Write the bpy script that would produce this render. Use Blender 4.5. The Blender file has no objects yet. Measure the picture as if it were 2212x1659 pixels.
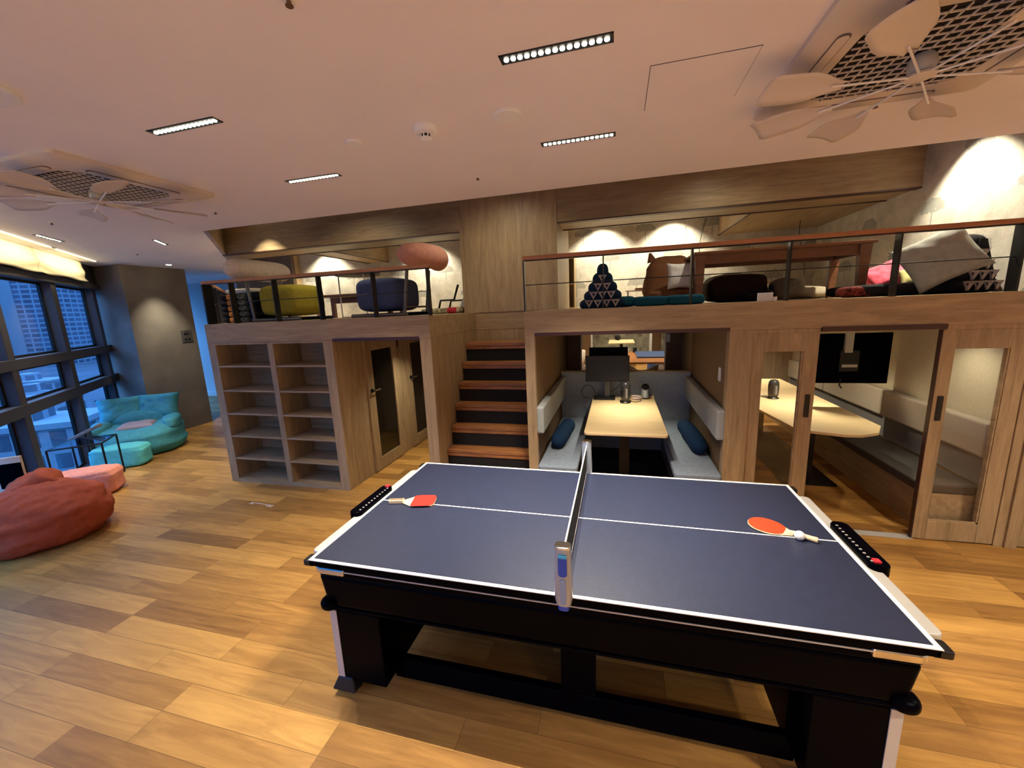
import bpy, bmesh, math, random
from mathutils import Vector, Matrix, noise
R = math.radians
random.seed(7)
scene = bpy.context.scene
col = scene.collection

# ---------------------------------------------------------------- camera
cam_d = bpy.data.cameras.new('camera'); cam = bpy.data.objects.new('camera', cam_d); col.objects.link(cam)
cr = Vector((0.96679189, 0.25200293, -0.04252024)); cu = Vector((-0.00631872, 0.18989686, 0.98178371)); cf = Vector((-0.25548683, 0.94891185, -0.18518308))
m = Matrix((( cr.x, cu.x, -cf.x, 0), (cr.y, cu.y, -cf.y, 0), (cr.z, cu.z, -cf.z, 0), (0, 0, 0, 1)))
cam.matrix_world = Matrix.Translation((0, 0, 1.95)) @ m
cam_d.sensor_width = 36; cam_d.sensor_fit = 'HORIZONTAL'; cam_d.lens = 860.475 / 2212 * 36
cam_d.clip_start = 0.02; cam_d.clip_end = 3000
scene.camera = cam

# ---------------------------------------------------------------- world, exposure, large lights
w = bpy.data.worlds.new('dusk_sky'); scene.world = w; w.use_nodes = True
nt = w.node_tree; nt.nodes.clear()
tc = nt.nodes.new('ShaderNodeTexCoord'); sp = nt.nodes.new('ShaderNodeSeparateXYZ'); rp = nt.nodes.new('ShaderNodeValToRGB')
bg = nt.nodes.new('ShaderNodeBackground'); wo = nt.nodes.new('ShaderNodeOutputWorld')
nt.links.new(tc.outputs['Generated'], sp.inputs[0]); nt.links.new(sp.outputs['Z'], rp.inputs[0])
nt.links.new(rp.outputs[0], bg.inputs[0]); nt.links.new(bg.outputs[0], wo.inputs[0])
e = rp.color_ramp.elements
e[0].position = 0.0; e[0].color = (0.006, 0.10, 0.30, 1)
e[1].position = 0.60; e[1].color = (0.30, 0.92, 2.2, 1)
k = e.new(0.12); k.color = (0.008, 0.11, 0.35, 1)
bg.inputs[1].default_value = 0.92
scene.view_settings.view_transform = 'Standard'
scene.view_settings.look = 'None'
scene.view_settings.exposure = 1.6
scene.view_settings.gamma = 1.0
try: scene.view_settings.use_curve_mapping = False
except Exception: pass
scene.cycles.max_bounces = 8
scene.cycles.diffuse_bounces = 5
scene.cycles.use_denoising = True
scene.cycles.sample_clamp_indirect = 4.0

WARM = (1.0, 0.88, 0.68)
CREAM = (1.0, 0.90, 0.66)
def lamp(kind, loc, power, colour, target=None, size=0.1, size_y=None, spot=60, blend=0.5, parent=None, spread=180, name='lamp_light'):
    d = bpy.data.lights.new(name, kind); d.energy = power; d.color = colour
    if kind == 'AREA':
        d.shape = 'RECTANGLE' if size_y else 'DISK'; d.size = size
        if size_y: d.size_y = size_y
        d.spread = R(spread)
    if kind == 'SPOT': d.spot_size = R(spot); d.spot_blend = blend; d.shadow_soft_size = size
    if kind == 'POINT': d.shadow_soft_size = size
    o = bpy.data.objects.new(name, d); col.objects.link(o)
    o.location = loc
    if target is not None:
        v = Vector(target) - Vector(loc)
        o.rotation_euler = v.to_track_quat('-Z', 'Y').to_euler()
    if parent: o.parent = parent
    return o

# ---------------------------------------------------------------- materials
def newmat(name):
    mt = bpy.data.materials.new(name); mt.use_nodes = True
    return mt, mt.node_tree.nodes, mt.node_tree.links, mt.node_tree.nodes['Principled BSDF']
def plain(name, c, rough=0.5, metal=0.0, spec=0.5, bump=0, bscale=200, emit=None, es=0, var=0.0, vscale=8):
    mt, n, l, b = newmat(name)
    b.inputs['Base Color'].default_value = (*c, 1); b.inputs['Roughness'].default_value = rough
    b.inputs['Metallic'].default_value = metal; b.inputs['Specular IOR Level'].default_value = spec
    if emit: b.inputs['Emission Color'].default_value = (*emit, 1); b.inputs['Emission Strength'].default_value = es
    t = n.new('ShaderNodeTexCoord')
    if bump:
        nz = n.new('ShaderNodeTexNoise'); nz.inputs['Scale'].default_value = bscale; nz.inputs['Detail'].default_value = 4
        bp = n.new('ShaderNodeBump'); bp.inputs['Strength'].default_value = bump; bp.inputs['Distance'].default_value = 0.002
        l.new(t.outputs['Object'], nz.inputs['Vector']); l.new(nz.outputs['Fac'], bp.inputs['Height']); l.new(bp.outputs[0], b.inputs['Normal'])
    if var:
        nv = n.new('ShaderNodeTexNoise'); nv.inputs['Scale'].default_value = vscale; nv.inputs['Detail'].default_value = 5
        mx = n.new('ShaderNodeValToRGB'); mx.color_ramp.elements[0].position = 0.3; mx.color_ramp.elements[1].position = 0.7
        mx.color_ramp.elements[0].color = (*[v * (1 - var) for v in c], 1); mx.color_ramp.elements[1].color = (*[min(1, v * (1 + var)) for v in c], 1)
        l.new(t.outputs['Object'], nv.inputs['Vector']); l.new(nv.outputs['Fac'], mx.inputs[0]); l.new(mx.outputs[0], b.inputs['Base Color'])
    return mt
def wood(name, dark, light, axis='X', rough=0.42, scale=1.0, contrast=(0.3, 0.72), spec=0.35):
    mt, n, l, b = newmat(name)
    t = n.new('ShaderNodeTexCoord'); mp = n.new('ShaderNodeMapping')
    s = [9.0 * scale] * 3; s['XYZ'.index(axis)] = 0.9 * scale
    mp.inputs['Scale'].default_value = s
    n1 = n.new('ShaderNodeTexNoise'); n1.inputs['Scale'].default_value = 1.6; n1.inputs['Detail'].default_value = 8; n1.inputs['Roughness'].default_value = 0.62; n1.inputs['Distortion'].default_value = 1.1
    n2 = n.new('ShaderNodeTexNoise'); n2.inputs['Scale'].default_value = 9.0; n2.inputs['Detail'].default_value = 5
    l.new(t.outputs['Object'], mp.inputs[0]); l.new(mp.outputs[0], n1.inputs['Vector']); l.new(mp.outputs[0], n2.inputs['Vector'])
    mx = n.new('ShaderNodeMath'); mx.operation = 'MULTIPLY_ADD'; mx.inputs[1].default_value = 0.28
    l.new(n2.outputs['Fac'], mx.inputs[0])
    m2 = n.new('ShaderNodeMath'); m2.operation = 'MULTIPLY'; m2.inputs[1].default_value = 0.74
    l.new(n1.outputs['Fac'], m2.inputs[0]); l.new(m2.outputs[0], mx.inputs[2])
    r = n.new('ShaderNodeValToRGB'); r.color_ramp.elements[0].position = contrast[0]; r.color_ramp.elements[1].position = contrast[1]
    r.color_ramp.elements[0].color = (*dark, 1); r.color_ramp.elements[1].color = (*light, 1)
    l.new(mx.outputs[0], r.inputs[0]); l.new(r.outputs[0], b.inputs['Base Color'])
    b.inputs['Roughness'].default_value = rough; b.inputs['Specular IOR Level'].default_value = spec
    return mt
def floor_mat():
    mt, n, l, b = newmat('oak_plank_floor')
    t = n.new('ShaderNodeTexCoord')
    mp = n.new('ShaderNodeMapping'); mp.inputs['Location'].default_value = (0.35, 0.07, 0)
    l.new(t.outputs['Object'], mp.inputs[0])
    br = n.new('ShaderNodeTexBrick'); br.inputs['Scale'].default_value = 1.0; br.inputs['Brick Width'].default_value = 0.95; br.inputs['Row Height'].default_value = 0.155
    br.inputs['Mortar Size'].default_value = 0.0012; br.inputs['Mortar Smooth'].default_value = 0.1; br.offset = 0.37; br.offset_frequency = 3
    br.inputs['Color1'].default_value = (0, 0, 0, 1); br.inputs['Color2'].default_value = (1, 1, 1, 1); br.inputs['Mortar'].default_value = (0.3, 0.3, 0.3, 1)
    l.new(mp.outputs[0], br.inputs['Vector'])
    # offset the grain in each plank with its random tone
    sc = n.new('ShaderNodeMapping'); sc.inputs['Scale'].default_value = (1.1, 11, 1)
    l.new(t.outputs['Object'], sc.inputs[0])
    cmb = n.new('ShaderNodeCombineXYZ'); mu = n.new('ShaderNodeMath'); mu.operation = 'MULTIPLY'; mu.inputs[1].default_value = 37.0
    l.new(br.outputs['Color'], mu.inputs[0]); l.new(mu.outputs[0], cmb.inputs[0]); l.new(mu.outputs[0], cmb.inputs[2])
    ad = n.new('ShaderNodeVectorMath'); ad.operation = 'ADD'; l.new(sc.outputs[0], ad.inputs[0]); l.new(cmb.outputs[0], ad.inputs[1])
    nz = n.new('ShaderNodeTexNoise'); nz.inputs['Scale'].default_value = 1.5; nz.inputs['Detail'].default_value = 8; nz.inputs['Roughness'].default_value = 0.6; nz.inputs['Distortion'].default_value = 1.4
    l.new(ad.outputs[0], nz.inputs['Vector'])
    f = n.new('ShaderNodeMath'); f.operation = 'MULTIPLY_ADD'; f.inputs[1].default_value = 0.42
    m2 = n.new('ShaderNodeMath'); m2.operation = 'MULTIPLY'; m2.inputs[1].default_value = 0.72
    l.new(nz.outputs['Fac'], m2.inputs[0]); l.new(br.outputs['Color'], f.inputs[0]); l.new(m2.outputs[0], f.inputs[2])
    r = n.new('ShaderNodeValToRGB'); r.color_ramp.elements[0].position = 0.22; r.color_ramp.elements[1].position = 0.86
    r.color_ramp.elements[0].color = (0.165, 0.072, 0.019, 1); r.color_ramp.elements[1].color = (0.58, 0.315, 0.082, 1)
    k = r.color_ramp.elements.new(0.52); k.color = (0.34, 0.168, 0.042, 1)
    l.new(f.outputs[0], r.inputs[0])
    mm = n.new('ShaderNodeMix'); mm.data_type = 'RGBA'; mm.blend_type = 'MULTIPLY'; mm.inputs[0].default_value = 0.5
    l.new(r.outputs[0], mm.inputs[6])
    inv = n.new('ShaderNodeMath'); inv.operation = 'SUBTRACT'; inv.inputs[0].default_value = 1; l.new(br.outputs['Fac'], inv.inputs[1])
    l.new(inv.outputs[0], mm.inputs[7])
    l.new(mm.outputs[2], b.inputs['Base Color'])
    b.inputs['Roughness'].default_value = 0.42; b.inputs['Specular IOR Level'].default_value = 0.35
    return mt
def wallpaper_mat(name, axis):
    """cream paper with mottled foliage and a staggered row of dotted tree crowns; axis = the horizontal world axis of the wall"""
    mt, n, l, b = newmat(name)
    t = n.new('ShaderNodeTexCoord'); s = n.new('ShaderNodeSeparateXYZ'); l.new(t.outputs['Object'], s.inputs[0])
    def M(op, a, b2=None, c=None):
        q = n.new('ShaderNodeMath'); q.operation = op
        for i, v in enumerate((a, b2, c)):
            if v is None: continue
            if isinstance(v, (int, float)): q.inputs[i].default_value = v
            else: l.new(v, q.inputs[i])
        return q.outputs[0]
    U = s.outputs[axis]; V = s.outputs['Z']
    nz = n.new('ShaderNodeTexNoise'); nz.inputs['Scale'].default_value = 16; nz.inputs['Detail'].default_value = 6; l.new(t.outputs['Object'], nz.inputs['Vector'])
    nb = n.new('ShaderNodeTexNoise'); nb.inputs['Scale'].default_value = 2.2; nb.inputs['Detail'].default_value = 10; nb.inputs['Roughness'].default_value = 0.75; l.new(t.outputs['Object'], nb.inputs['Vector'])
    row = M('FLOOR', M('DIVIDE', V, 0.42))
    us = M('ADD', U, M('MULTIPLY', row, 0.43))
    pu = M('SUBTRACT', M('MULTIPLY', M('FRACT', M('DIVIDE', us, 0.98)), 0.98), 0.49)
    pv = M('SUBTRACT', M('MULTIPLY', M('FRACT', M('DIVIDE', V, 0.42)), 0.42), 0.17)
    ell = M('ADD', M('POWER', M('ABSOLUTE', M('DIVIDE', pu, 0.15)), 2), M('POWER', M('ABSOLUTE', M('DIVIDE', pv, 0.10)), 2))
    ell = M('ADD', ell, M('MULTIPLY', M('SUBTRACT', nz.outputs['Fac'], 0.5), 1.6))
    crown = M('MULTIPLY', M('LESS_THAN', ell, 1.0), M('GREATER_THAN', M('ADD', pv, M('MULTIPLY', nz.outputs['Fac'], 0.06)), 0.0))
    trunk = M('MULTIPLY', M('LESS_THAN', M('ABSOLUTE', pu), 0.008), M('LESS_THAN', pv, 0.0))
    vo = n.new('ShaderNodeTexVoronoi'); vo.inputs['Scale'].default_value = 26; l.new(t.outputs['Object'], vo.inputs['Vector'])
    dots = M('LESS_THAN', vo.outputs['Distance'], 0.2)
    tree = M('MULTIPLY', crown, M('SUBTRACT', 1.0, dots))
    r = n.new('ShaderNodeValToRGB'); r.color_ramp.elements[0].position = 0.36; r.color_ramp.elements[1].position = 0.62
    r.color_ramp.elements[0].color = (0.36, 0.34, 0.30, 1); r.color_ramp.elements[1].color = (0.62, 0.59, 0.52, 1)
    l.new(nb.outputs['Fac'], r.inputs[0])
    mx = n.new('ShaderNodeMix'); mx.data_type = 'RGBA'; l.new(M('MULTIPLY', M('MAXIMUM', tree, trunk), 0.75), mx.inputs[0])
    l.new(r.outputs[0], mx.inputs[6]); mx.inputs[7].default_value = (0.23, 0.235, 0.22, 1)
    l.new(mx.outputs[2], b.inputs['Base Color'])
    b.inputs['Roughness'].default_value = 0.75; b.inputs['Specular IOR Level'].default_value = 0.2
    return mt
def tower_mat(name, wall, glassc, w_=3.0, h_=3.0):
    mt, n, l, b = newmat(name)
    t = n.new('ShaderNodeTexCoord'); s = n.new('ShaderNodeSeparateXYZ'); l.new(t.outputs['Object'], s.inputs[0])
    ad = n.new('ShaderNodeMath'); l.new(s.outputs['X'], ad.inputs[0]); l.new(s.outputs['Y'], ad.inputs[1])
    c = n.new('ShaderNodeCombineXYZ'); l.new(ad.outputs[0], c.inputs[0]); l.new(s.outputs['Z'], c.inputs[1])
    br = n.new('ShaderNodeTexBrick'); br.offset = 0; br.inputs['Scale'].default_value = 1; br.inputs['Brick Width'].default_value = w_; br.inputs['Row Height'].default_value = h_
    br.inputs['Mortar Size'].default_value = 0.5; br.inputs['Mortar Smooth'].default_value = 0
    br.inputs['Color1'].default_value = (*glassc, 1); br.inputs['Color2'].default_value = (*[g * 1.8 for g in glassc], 1); br.inputs['Mortar'].default_value = (*wall, 1)
    l.new(c.outputs[0], br.inputs['Vector']); l.new(br.outputs['Color'], b.inputs['Base Color'])
    b.inputs['Roughness'].default_value = 0.5
    return mt
def glass_mat(name, tint=(1, 1, 1), alpha=0.12, rough=0.02):
    mt = bpy.data.materials.new(name); mt.use_nodes = True
    n, l = mt.node_tree.nodes, mt.node_tree.links; n.clear()
    o = n.new('ShaderNodeOutputMaterial'); tr = n.new('ShaderNodeBsdfTransparent'); gl = n.new('ShaderNodeBsdfGlossy'); mx = n.new('ShaderNodeMixShader')
    lw = n.new('ShaderNodeLayerWeight'); lw.inputs[0].default_value = 0.5; pw = n.new('ShaderNodeMath'); pw.operation = 'POWER'; pw.inputs[1].default_value = 5.0; l.new(lw.outputs['Facing'], pw.inputs[0]); fr = n.new('ShaderNodeMath'); fr.operation = 'MULTIPLY'; fr.inputs[1].default_value = 0.5; l.new(pw.outputs[0], fr.inputs[0])
    ad = n.new('ShaderNodeMath'); ad.inputs[1].default_value = alpha; l.new(fr.outputs[0], ad.inputs[0])
    tr.inputs[0].default_value = (*tint, 1); gl.inputs['Roughness'].default_value = rough
    l.new(ad.outputs[0], mx.inputs[0]); l.new(tr.outputs[0], mx.inputs[1]); l.new(gl.outputs[0], mx.inputs[2]); l.new(mx.outputs[0], o.inputs[0])
    return mt

OD, OL = (0.225, 0.152, 0.084), (0.47, 0.34, 0.195)
OX = wood('oak_laminate', OD, OL, 'X'); OZ = wood('oak_laminate_upright', OD, OL, 'Z'); OY = wood('oak_laminate_deep', OD, OL, 'Y')
TREAD = wood('stained_pine_tread', (0.16, 0.055, 0.018), (0.46, 0.20, 0.07), 'X', rough=0.3, scale=1.4)
RAILW = wood('cherry_handrail', (0.30, 0.12, 0.055), (0.42, 0.19, 0.09), 'X', rough=0.3)
TBLW = wood('walnut_table', (0.13, 0.055, 0.026), (0.24, 0.105, 0.05), 'X', rough=0.35)
BIRCH = wood('birch_tabletop', (0.62, 0.45, 0.24), (0.74, 0.58, 0.34), 'X', rough=0.4)
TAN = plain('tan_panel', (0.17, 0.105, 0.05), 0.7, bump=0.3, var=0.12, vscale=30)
FLOOR = floor_mat()
WPX = wallpaper_mat('tree_wallpaper', 'X'); WPY = wallpaper_mat('tree_wallpaper_side', 'Y')
CEIL = plain('painted_ceiling', (0.88, 0.83, 0.88), 0.85, spec=0.2, bump=0.15, bscale=60, var=0.02, vscale=2)
PLASTER = plain('grey_brown_plaster', (0.20, 0.175, 0.15), 0.75, spec=0.2, var=0.22, vscale=2.2)
PALE = plain('pale_wall', (0.62, 0.62, 0.62), 0.8)
CREAMW = plain('cream_textured_wall', (0.62, 0.55, 0.38), 0.85, bump=0.6, bscale=90, var=0.05, vscale=40)
BLACK = plain('black_lacquer', (0.0006, 0.0006, 0.0022), 0.3, spec=0.025)
BLACKM = plain('black_metal', (0.01, 0.01, 0.011), 0.4, 0.3)
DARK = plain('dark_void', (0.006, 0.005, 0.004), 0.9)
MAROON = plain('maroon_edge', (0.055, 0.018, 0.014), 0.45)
SILVER = plain('brushed_silver', (0.38, 0.43, 0.52), 0.32, 0.35)
SILVERP = plain('silver_paint', (0.50, 0.49, 0.48), 0.4, 0.15)
CHROME = plain('chrome', (0.75, 0.74, 0.72), 0.15, 1.0)
WHITE = plain('white_plastic', (0.88, 0.88, 0.90), 0.4)
WHITEP = plain('white_paint_line', (0.85, 0.85, 0.86), 0.5)
BLUET = plain('blue_table_surface', (0.015, 0.021, 0.052), 0.42, spec=0.5, bump=0.25, bscale=160, var=0.10, vscale=30)
RUBBER = plain('red_rubber', (0.80, 0.025, 0.018), 0.45)
PALEW = wood('paddle_wood', (0.66, 0.50, 0.30), (0.80, 0.66, 0.44), 'X', scale=4)
BLUEP = plain('blue_plastic', (0.01, 0.07, 0.55), 0.35); CYANP = plain('cyan_plastic', (0.05, 0.5, 0.85), 0.35)
REDP = plain('red_plastic', (0.65, 0.03, 0.05), 0.4)
FRAME = plain('dark_window_frame', (0.040, 0.036, 0.040), 0.5)
PURP = plain('grey_counter', (0.18, 0.17, 0.18), 0.5)
def fabric(name, c, bump=0.5, rough=0.85, var=0.1, vscale=25, bscale=300): return plain(name, c, rough, spec=0.15, bump=bump, bscale=bscale, var=var, vscale=vscale)
TEAL = fabric('teal_corduroy', (0.075, 0.33, 0.38)); CORAL = fabric('coral_corduroy', (0.40, 0.085, 0.042)); CORALP = fabric('pale_coral_corduroy', (0.78, 0.30, 0.21))
GREYF = fabric('grey_bench_fabric', (0.33, 0.39, 0.49)); SEATF = fabric('slate_seat_fabric', (0.20, 0.24, 0.31)); NAVY = fabric('navy_fabric', (0.008, 0.028, 0.075))
YEL = fabric('mustard_fabric', (0.30, 0.25, 0.03)); PINK = fabric('salmon_fabric', (0.60, 0.29, 0.22)); OFFW = fabric('off_white_fabric', (0.66, 0.55, 0.48)); NAVYS = fabric('slate_blue_fabric', (0.055, 0.075, 0.16))
BROWN = fabric('brown_canvas', (0.16, 0.068, 0.030)); PILW = fabric('white_cotton', (0.72, 0.70, 0.68)); PILG = fabric('grey_cotton', (0.30, 0.30, 0.28))
TEALM = fabric('teal_mat_fabric', (0.008, 0.075, 0.125)); TRIG = fabric('grey_triangle_fabric', (0.42, 0.36, 0.34)); BLKF = fabric('black_cushion_fabric', (0.008, 0.008, 0.012)); INK = fabric('ink_blue_cushion', (0.006, 0.022, 0.05))
PINKP = fabric('pink_patterned', (0.60, 0.09, 0.14), var=0.5, vscale=18); BEIGE = fabric('beige_blanket', (0.34, 0.29, 0.22)); ORAN = fabric('orange_band', (0.42, 0.17, 0.04)); REDF = fabric('dark_red_fabric', (0.20, 0.02, 0.02))
STRIPE = fabric('black_white_weave', (0.10, 0.10, 0.08), var=0.95, vscale=60); LEATH = fabric('beige_leatherette', (0.42, 0.36, 0.28), bump=0.15, rough=0.5, var=0.03)
CURT = fabric('cream_blind_fabric', (0.78, 0.70, 0.50), var=0.05, vscale=6)
GLASS = glass_mat('clear_glass', alpha=0.03); WGLASS = glass_mat('window_glass', tint=(0.92, 0.95, 1.0), alpha=0.02); DGLASS = glass_mat('smoked_glass', tint=(0.03, 0.028, 0.02), alpha=0.02); TGLASS = glass_mat('tinted_table_glass', tint=(0.55, 0.6, 0.7), alpha=0.06)
EMW = plain('warm_lens', (1, 1, 1), emit=(1.0, 0.93, 0.78), es=5)
EMC = plain('cool_lens', (1, 1, 1), emit=(1.0, 0.98, 0.92), es=6)
SCREEN = plain('monitor_screen', (0.012, 0.010, 0.008), 0.4, spec=0.5)

# ---------------------------------------------------------------- mesh helpers
class MB:
    def __init__(s, T=None): s.v = []; s.f = []; s.T = T
    def add(s, vs, fs):
        o = len(s.v)
        s.v += [Vector(p) for p in vs]; s.f += [tuple(i + o for i in q) for q in fs]; return s
    def box(s, x0, x1, y0, y1, z0, z1):
        return s.add([(x0, y0, z0), (x1, y0, z0), (x1, y1, z0), (x0, y1, z0), (x0, y0, z1), (x1, y0, z1), (x1, y1, z1), (x0, y1, z1)],
                     [(0, 3, 2, 1), (4, 5, 6, 7), (0, 1, 5, 4), (1, 2, 6, 5), (2, 3, 7, 6), (3, 0, 4, 7)])
    def hexa(s, b, t):
        return s.add(list(b) + list(t), [(0, 3, 2, 1), (4, 5, 6, 7), (0, 1, 5, 4), (1, 2, 6, 5), (2, 3, 7, 6), (3, 0, 4, 7)])
    def prism(s, pts, z0, z1):
        n = len(pts)
        return s.add([(x, y, z0) for x, y in pts] + [(x, y, z1) for x, y in pts],
                     [tuple(range(n))[::-1], tuple(range(n, 2 * n))] + [(i, (i + 1) % n, n + (i + 1) % n, n + i) for i in range(n)])
    def rrect(s, x0, x1, y0, y1, z0, z1, r, seg=6):
        pts = []
        for cx, cy, a in ((x1 - r, y1 - r, 0), (x0 + r, y1 - r, 90), (x0 + r, y0 + r, 180), (x1 - r, y0 + r, 270)):
            for i in range(seg + 1): an = R(a + 90 * i / seg); pts.append((cx + r * math.cos(an), cy + r * math.sin(an)))
        return s.prism(pts, z0, z1)
    def cyl(s, a, b, r, r2=None, n=16):
        a = Vector(a); b = Vector(b); r2 = r if r2 is None else r2
        d = (b - a).normalized(); u = d.orthogonal().normalized(); v = d.cross(u)
        vs = [a + (u * math.cos(2 * math.pi * i / n) + v * math.sin(2 * math.pi * i / n)) * r for i in range(n)] + [b + (u * math.cos(2 * math.pi * i / n) + v * math.sin(2 * math.pi * i / n)) * r2 for i in range(n)]
        return s.add(vs, [tuple(range(n))[::-1], tuple(range(n, 2 * n))] + [(i, (i + 1) % n, n + (i + 1) % n, n + i) for i in range(n)])
    def tube(s, pts, r, n=10, closed=False):
        P = [Vector(p) for p in pts]; N = len(P); o = len(s.v); up = None
        for i, p in enumerate(P):
            d = ((P[(i + 1) % N] if (closed or i < N - 1) else p) - (P[i - 1] if (closed or i > 0) else p)).normalized()
            if up is None: up = d.orthogonal().normalized()
            up = (up - d * up.dot(d)).normalized(); q = d.cross(up)
            rr = r[i] if isinstance(r, (list, tuple)) else r
            s.v += [p + (up * math.cos(2 * math.pi * j / n) + q * math.sin(2 * math.pi * j / n)) * rr for j in range(n)]
        for i in range(N if closed else N - 1):
            a = o + i * n; b = o + ((i + 1) % N) * n
            s.f += [(a + j, a + (j + 1) % n, b + (j + 1) % n, b + j) for j in range(n)]
        if not closed: s.f += [tuple(o + j for j in range(n))[::-1], tuple(o + (N - 1) * n + j for j in range(n))]
        return s
    def lathe(s, prof, n=24, c=(0, 0, 0)):
        o = len(s.v); c = Vector(c)
        for r, z in prof: s.v += [c + Vector((r * math.cos(2 * math.pi * j / n), r * math.sin(2 * math.pi * j / n), z)) for j in range(n)]
        for i in range(len(prof) - 1):
            a = o + i * n; s.f += [(a + j, a + (j + 1) % n, a + n + (j + 1) % n, a + n + j) for j in range(n)]
        s.f += [tuple(o + j for j in range(n))[::-1], tuple(o + (len(prof) - 1) * n + j for j in range(n))]
        return s
    def blob(s, c, r, e1=0.6, e2=0.6, nu=40, nv=24, fn=None, wr=0.0, ws=6.0, T=None, flat=None):
        """superellipsoid with optional wrinkles; flat = local z below which it is squashed flat"""
        o = len(s.v); c = Vector(c)
        sg = lambda x, e: math.copysign(abs(x) ** e, x)
        for i in range(nv + 1):
            ph = -math.pi / 2 + math.pi * i / nv
            for j in range(nu):
                th = 2 * math.pi * j / nu
                p = Vector((r[0] * sg(math.cos(ph), e1) * sg(math.cos(th), e2), r[1] * sg(math.cos(ph), e1) * sg(math.sin(th), e2), r[2] * sg(math.sin(ph), e1)))
                if fn: p = Vector(fn(p))
                if wr:
                    q = noise.noise(Vector((p.x * ws * 0.35, p.y * ws * 0.35, p.z * ws * 1.6)) + c) + 0.5 * noise.noise(p * ws * 2.1 + c)
                    p = p + p.normalized() * q * wr
                if flat is not None and p.z < flat: p.z = flat
                if T is not None: p = T @ p
                s.v.append(c + p)
        for i in range(nv):
            a = o + i * nu; s.f += [(a + j, a + (j + 1) % nu, a + nu + (j + 1) % nu, a + nu + j) for j in range(nu)]
        return s
    def pillow(s, c, w_, h_, t, T=None, n=18, wr=0.006):
        """square pillow, pinched corners; lies in local XY, thickness along Z"""
        o = len(s.v); c = Vector(c); N = n + 1
        for side in (1, -1):
            for i in range(N):
                for j in range(N):
                    u = -1 + 2 * i / n; v = -1 + 2 * j / n
                    x = u * w_ / 2 * (1 - 0.10 * (1 - v * v) * abs(u)); y = v * h_ / 2 * (1 - 0.10 * (1 - u * u) * abs(v))
                    z = side * t / 2 * (max(0, 1 - u ** 4) * max(0, 1 - v ** 4)) ** 0.5
                    z += side * wr * noise.noise(Vector((x * 14, y * 14, side))) * (1 - max(abs(u), abs(v)) ** 4) * 2
                    p = Vector((x, y, z)); s.v.append(c + (T @ p if T is not None else p))
        for k_ in (0, 1):
            a = o + k_ * N * N
            for i in range(n):
                for j in range(n):
                    q = (a + i * N + j, a + (i + 1) * N + j, a + (i + 1) * N + j + 1, a + i * N + j + 1)
                    s.f.append(q if k_ == 0 else q[::-1])
        return s
    def build(s, name, mat, parent=None, smooth=False, bevel=0.0, seg=2, loc=None, rot=None, sub=0, label=None):
        me = bpy.data.meshes.new(name)
        vs = [s.T @ p for p in s.v] if s.T is not None else s.v
        me.from_pydata([tuple(p) for p in vs], [], s.f)
        bm = bmesh.new(); bm.from_mesh(me)
        bmesh.ops.remove_doubles(bm, verts=bm.verts, dist=1e-5)
        bmesh.ops.recalc_face_normals(bm, faces=bm.faces); bm.to_mesh(me); bm.free()
        me.materials.append(mat)
        if smooth:
            for p in me.polygons: p.use_smooth = True
            if smooth == 'auto':
                me.set_sharp_from_angle(angle=R(40))
        o = bpy.data.objects.new(name, me); col.objects.link(o)
        if parent: o.parent = parent
        if loc is not None: o.location = loc
        if rot is not None: o.rotation_euler = rot
        if bevel:
            b = o.modifiers.new('bevel', 'BEVEL'); b.width = bevel; b.segments = seg; b.limit_method = 'ANGLE'; b.angle_limit = R(35)
        if sub:
            b = o.modifiers.new('sub', 'SUBSURF'); b.levels = sub; b.render_levels = sub
        if label: o['label'] = label
        return o
def tag(o, label, cat, group=None, kind=None):
    o['label'] = label; o['category'] = cat
    if group: o['group'] = group
    if kind: o['kind'] = kind
    return o
def thing(name, loc, label, cat, group=None, rotz=0, rot=None):
    o = bpy.data.objects.new(name, None); col.objects.link(o); o.empty_display_size = 0.1
    o.location = loc; o.rotation_euler = rot if rot else (0, 0, rotz)
    return tag(o, label, cat, group)
def struct(name, mb, mat, parent=None, label=None, cat=None, **k):
    o = mb.build(name, mat, parent, **k)
    if parent is None:
        o['kind'] = 'structure'
        o['label'] = label or name.replace('_', ' '); o['category'] = cat or name.split('_')[0]
    return o
def copy_tree(o, parent=None):
    c = o.copy(); col.objects.link(c); c.parent = parent
    for ch in list(o.children): copy_tree(ch, c)
    return c
B = lambda *a: MB().box(*a)
def RT(z=0, x=0, y=0): return Matrix.Rotation(R(z), 4, 'Z') @ Matrix.Rotation(R(x), 4, 'X') @ Matrix.Rotation(R(y), 4, 'Y')

ZC, ZM, YF, YB = 2.93, 1.922, 3.60, 7.05

# ================================================================ SETTING
rn = lambda s_, d_, z_: (-1.75 + (-s_ + d_) / math.sqrt(2), -1.75 + (s_ + d_) / math.sqrt(2), z_)
TW = Matrix(((-0.70710678, 0.70710678, 0, -1.75), (0.70710678, 0.70710678, 0, -1.75), (0, 0, 1, 0), (0, 0, 0, 1)))

f = struct('floor', MB().prism([(4.6, -3), (4.6, 8.2), (-11.85, 8.2), (-0.65, -3)], -0.05, 0), FLOOR, label='warm oak plank floor of the whole lounge', cat='floor')
struct('floor_hall', B(-3.0, 4.0, 8.2, 16.2, -0.05, 0), FLOOR, label='plank floor of the far hall seen through the booth', cat='floor')
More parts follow.
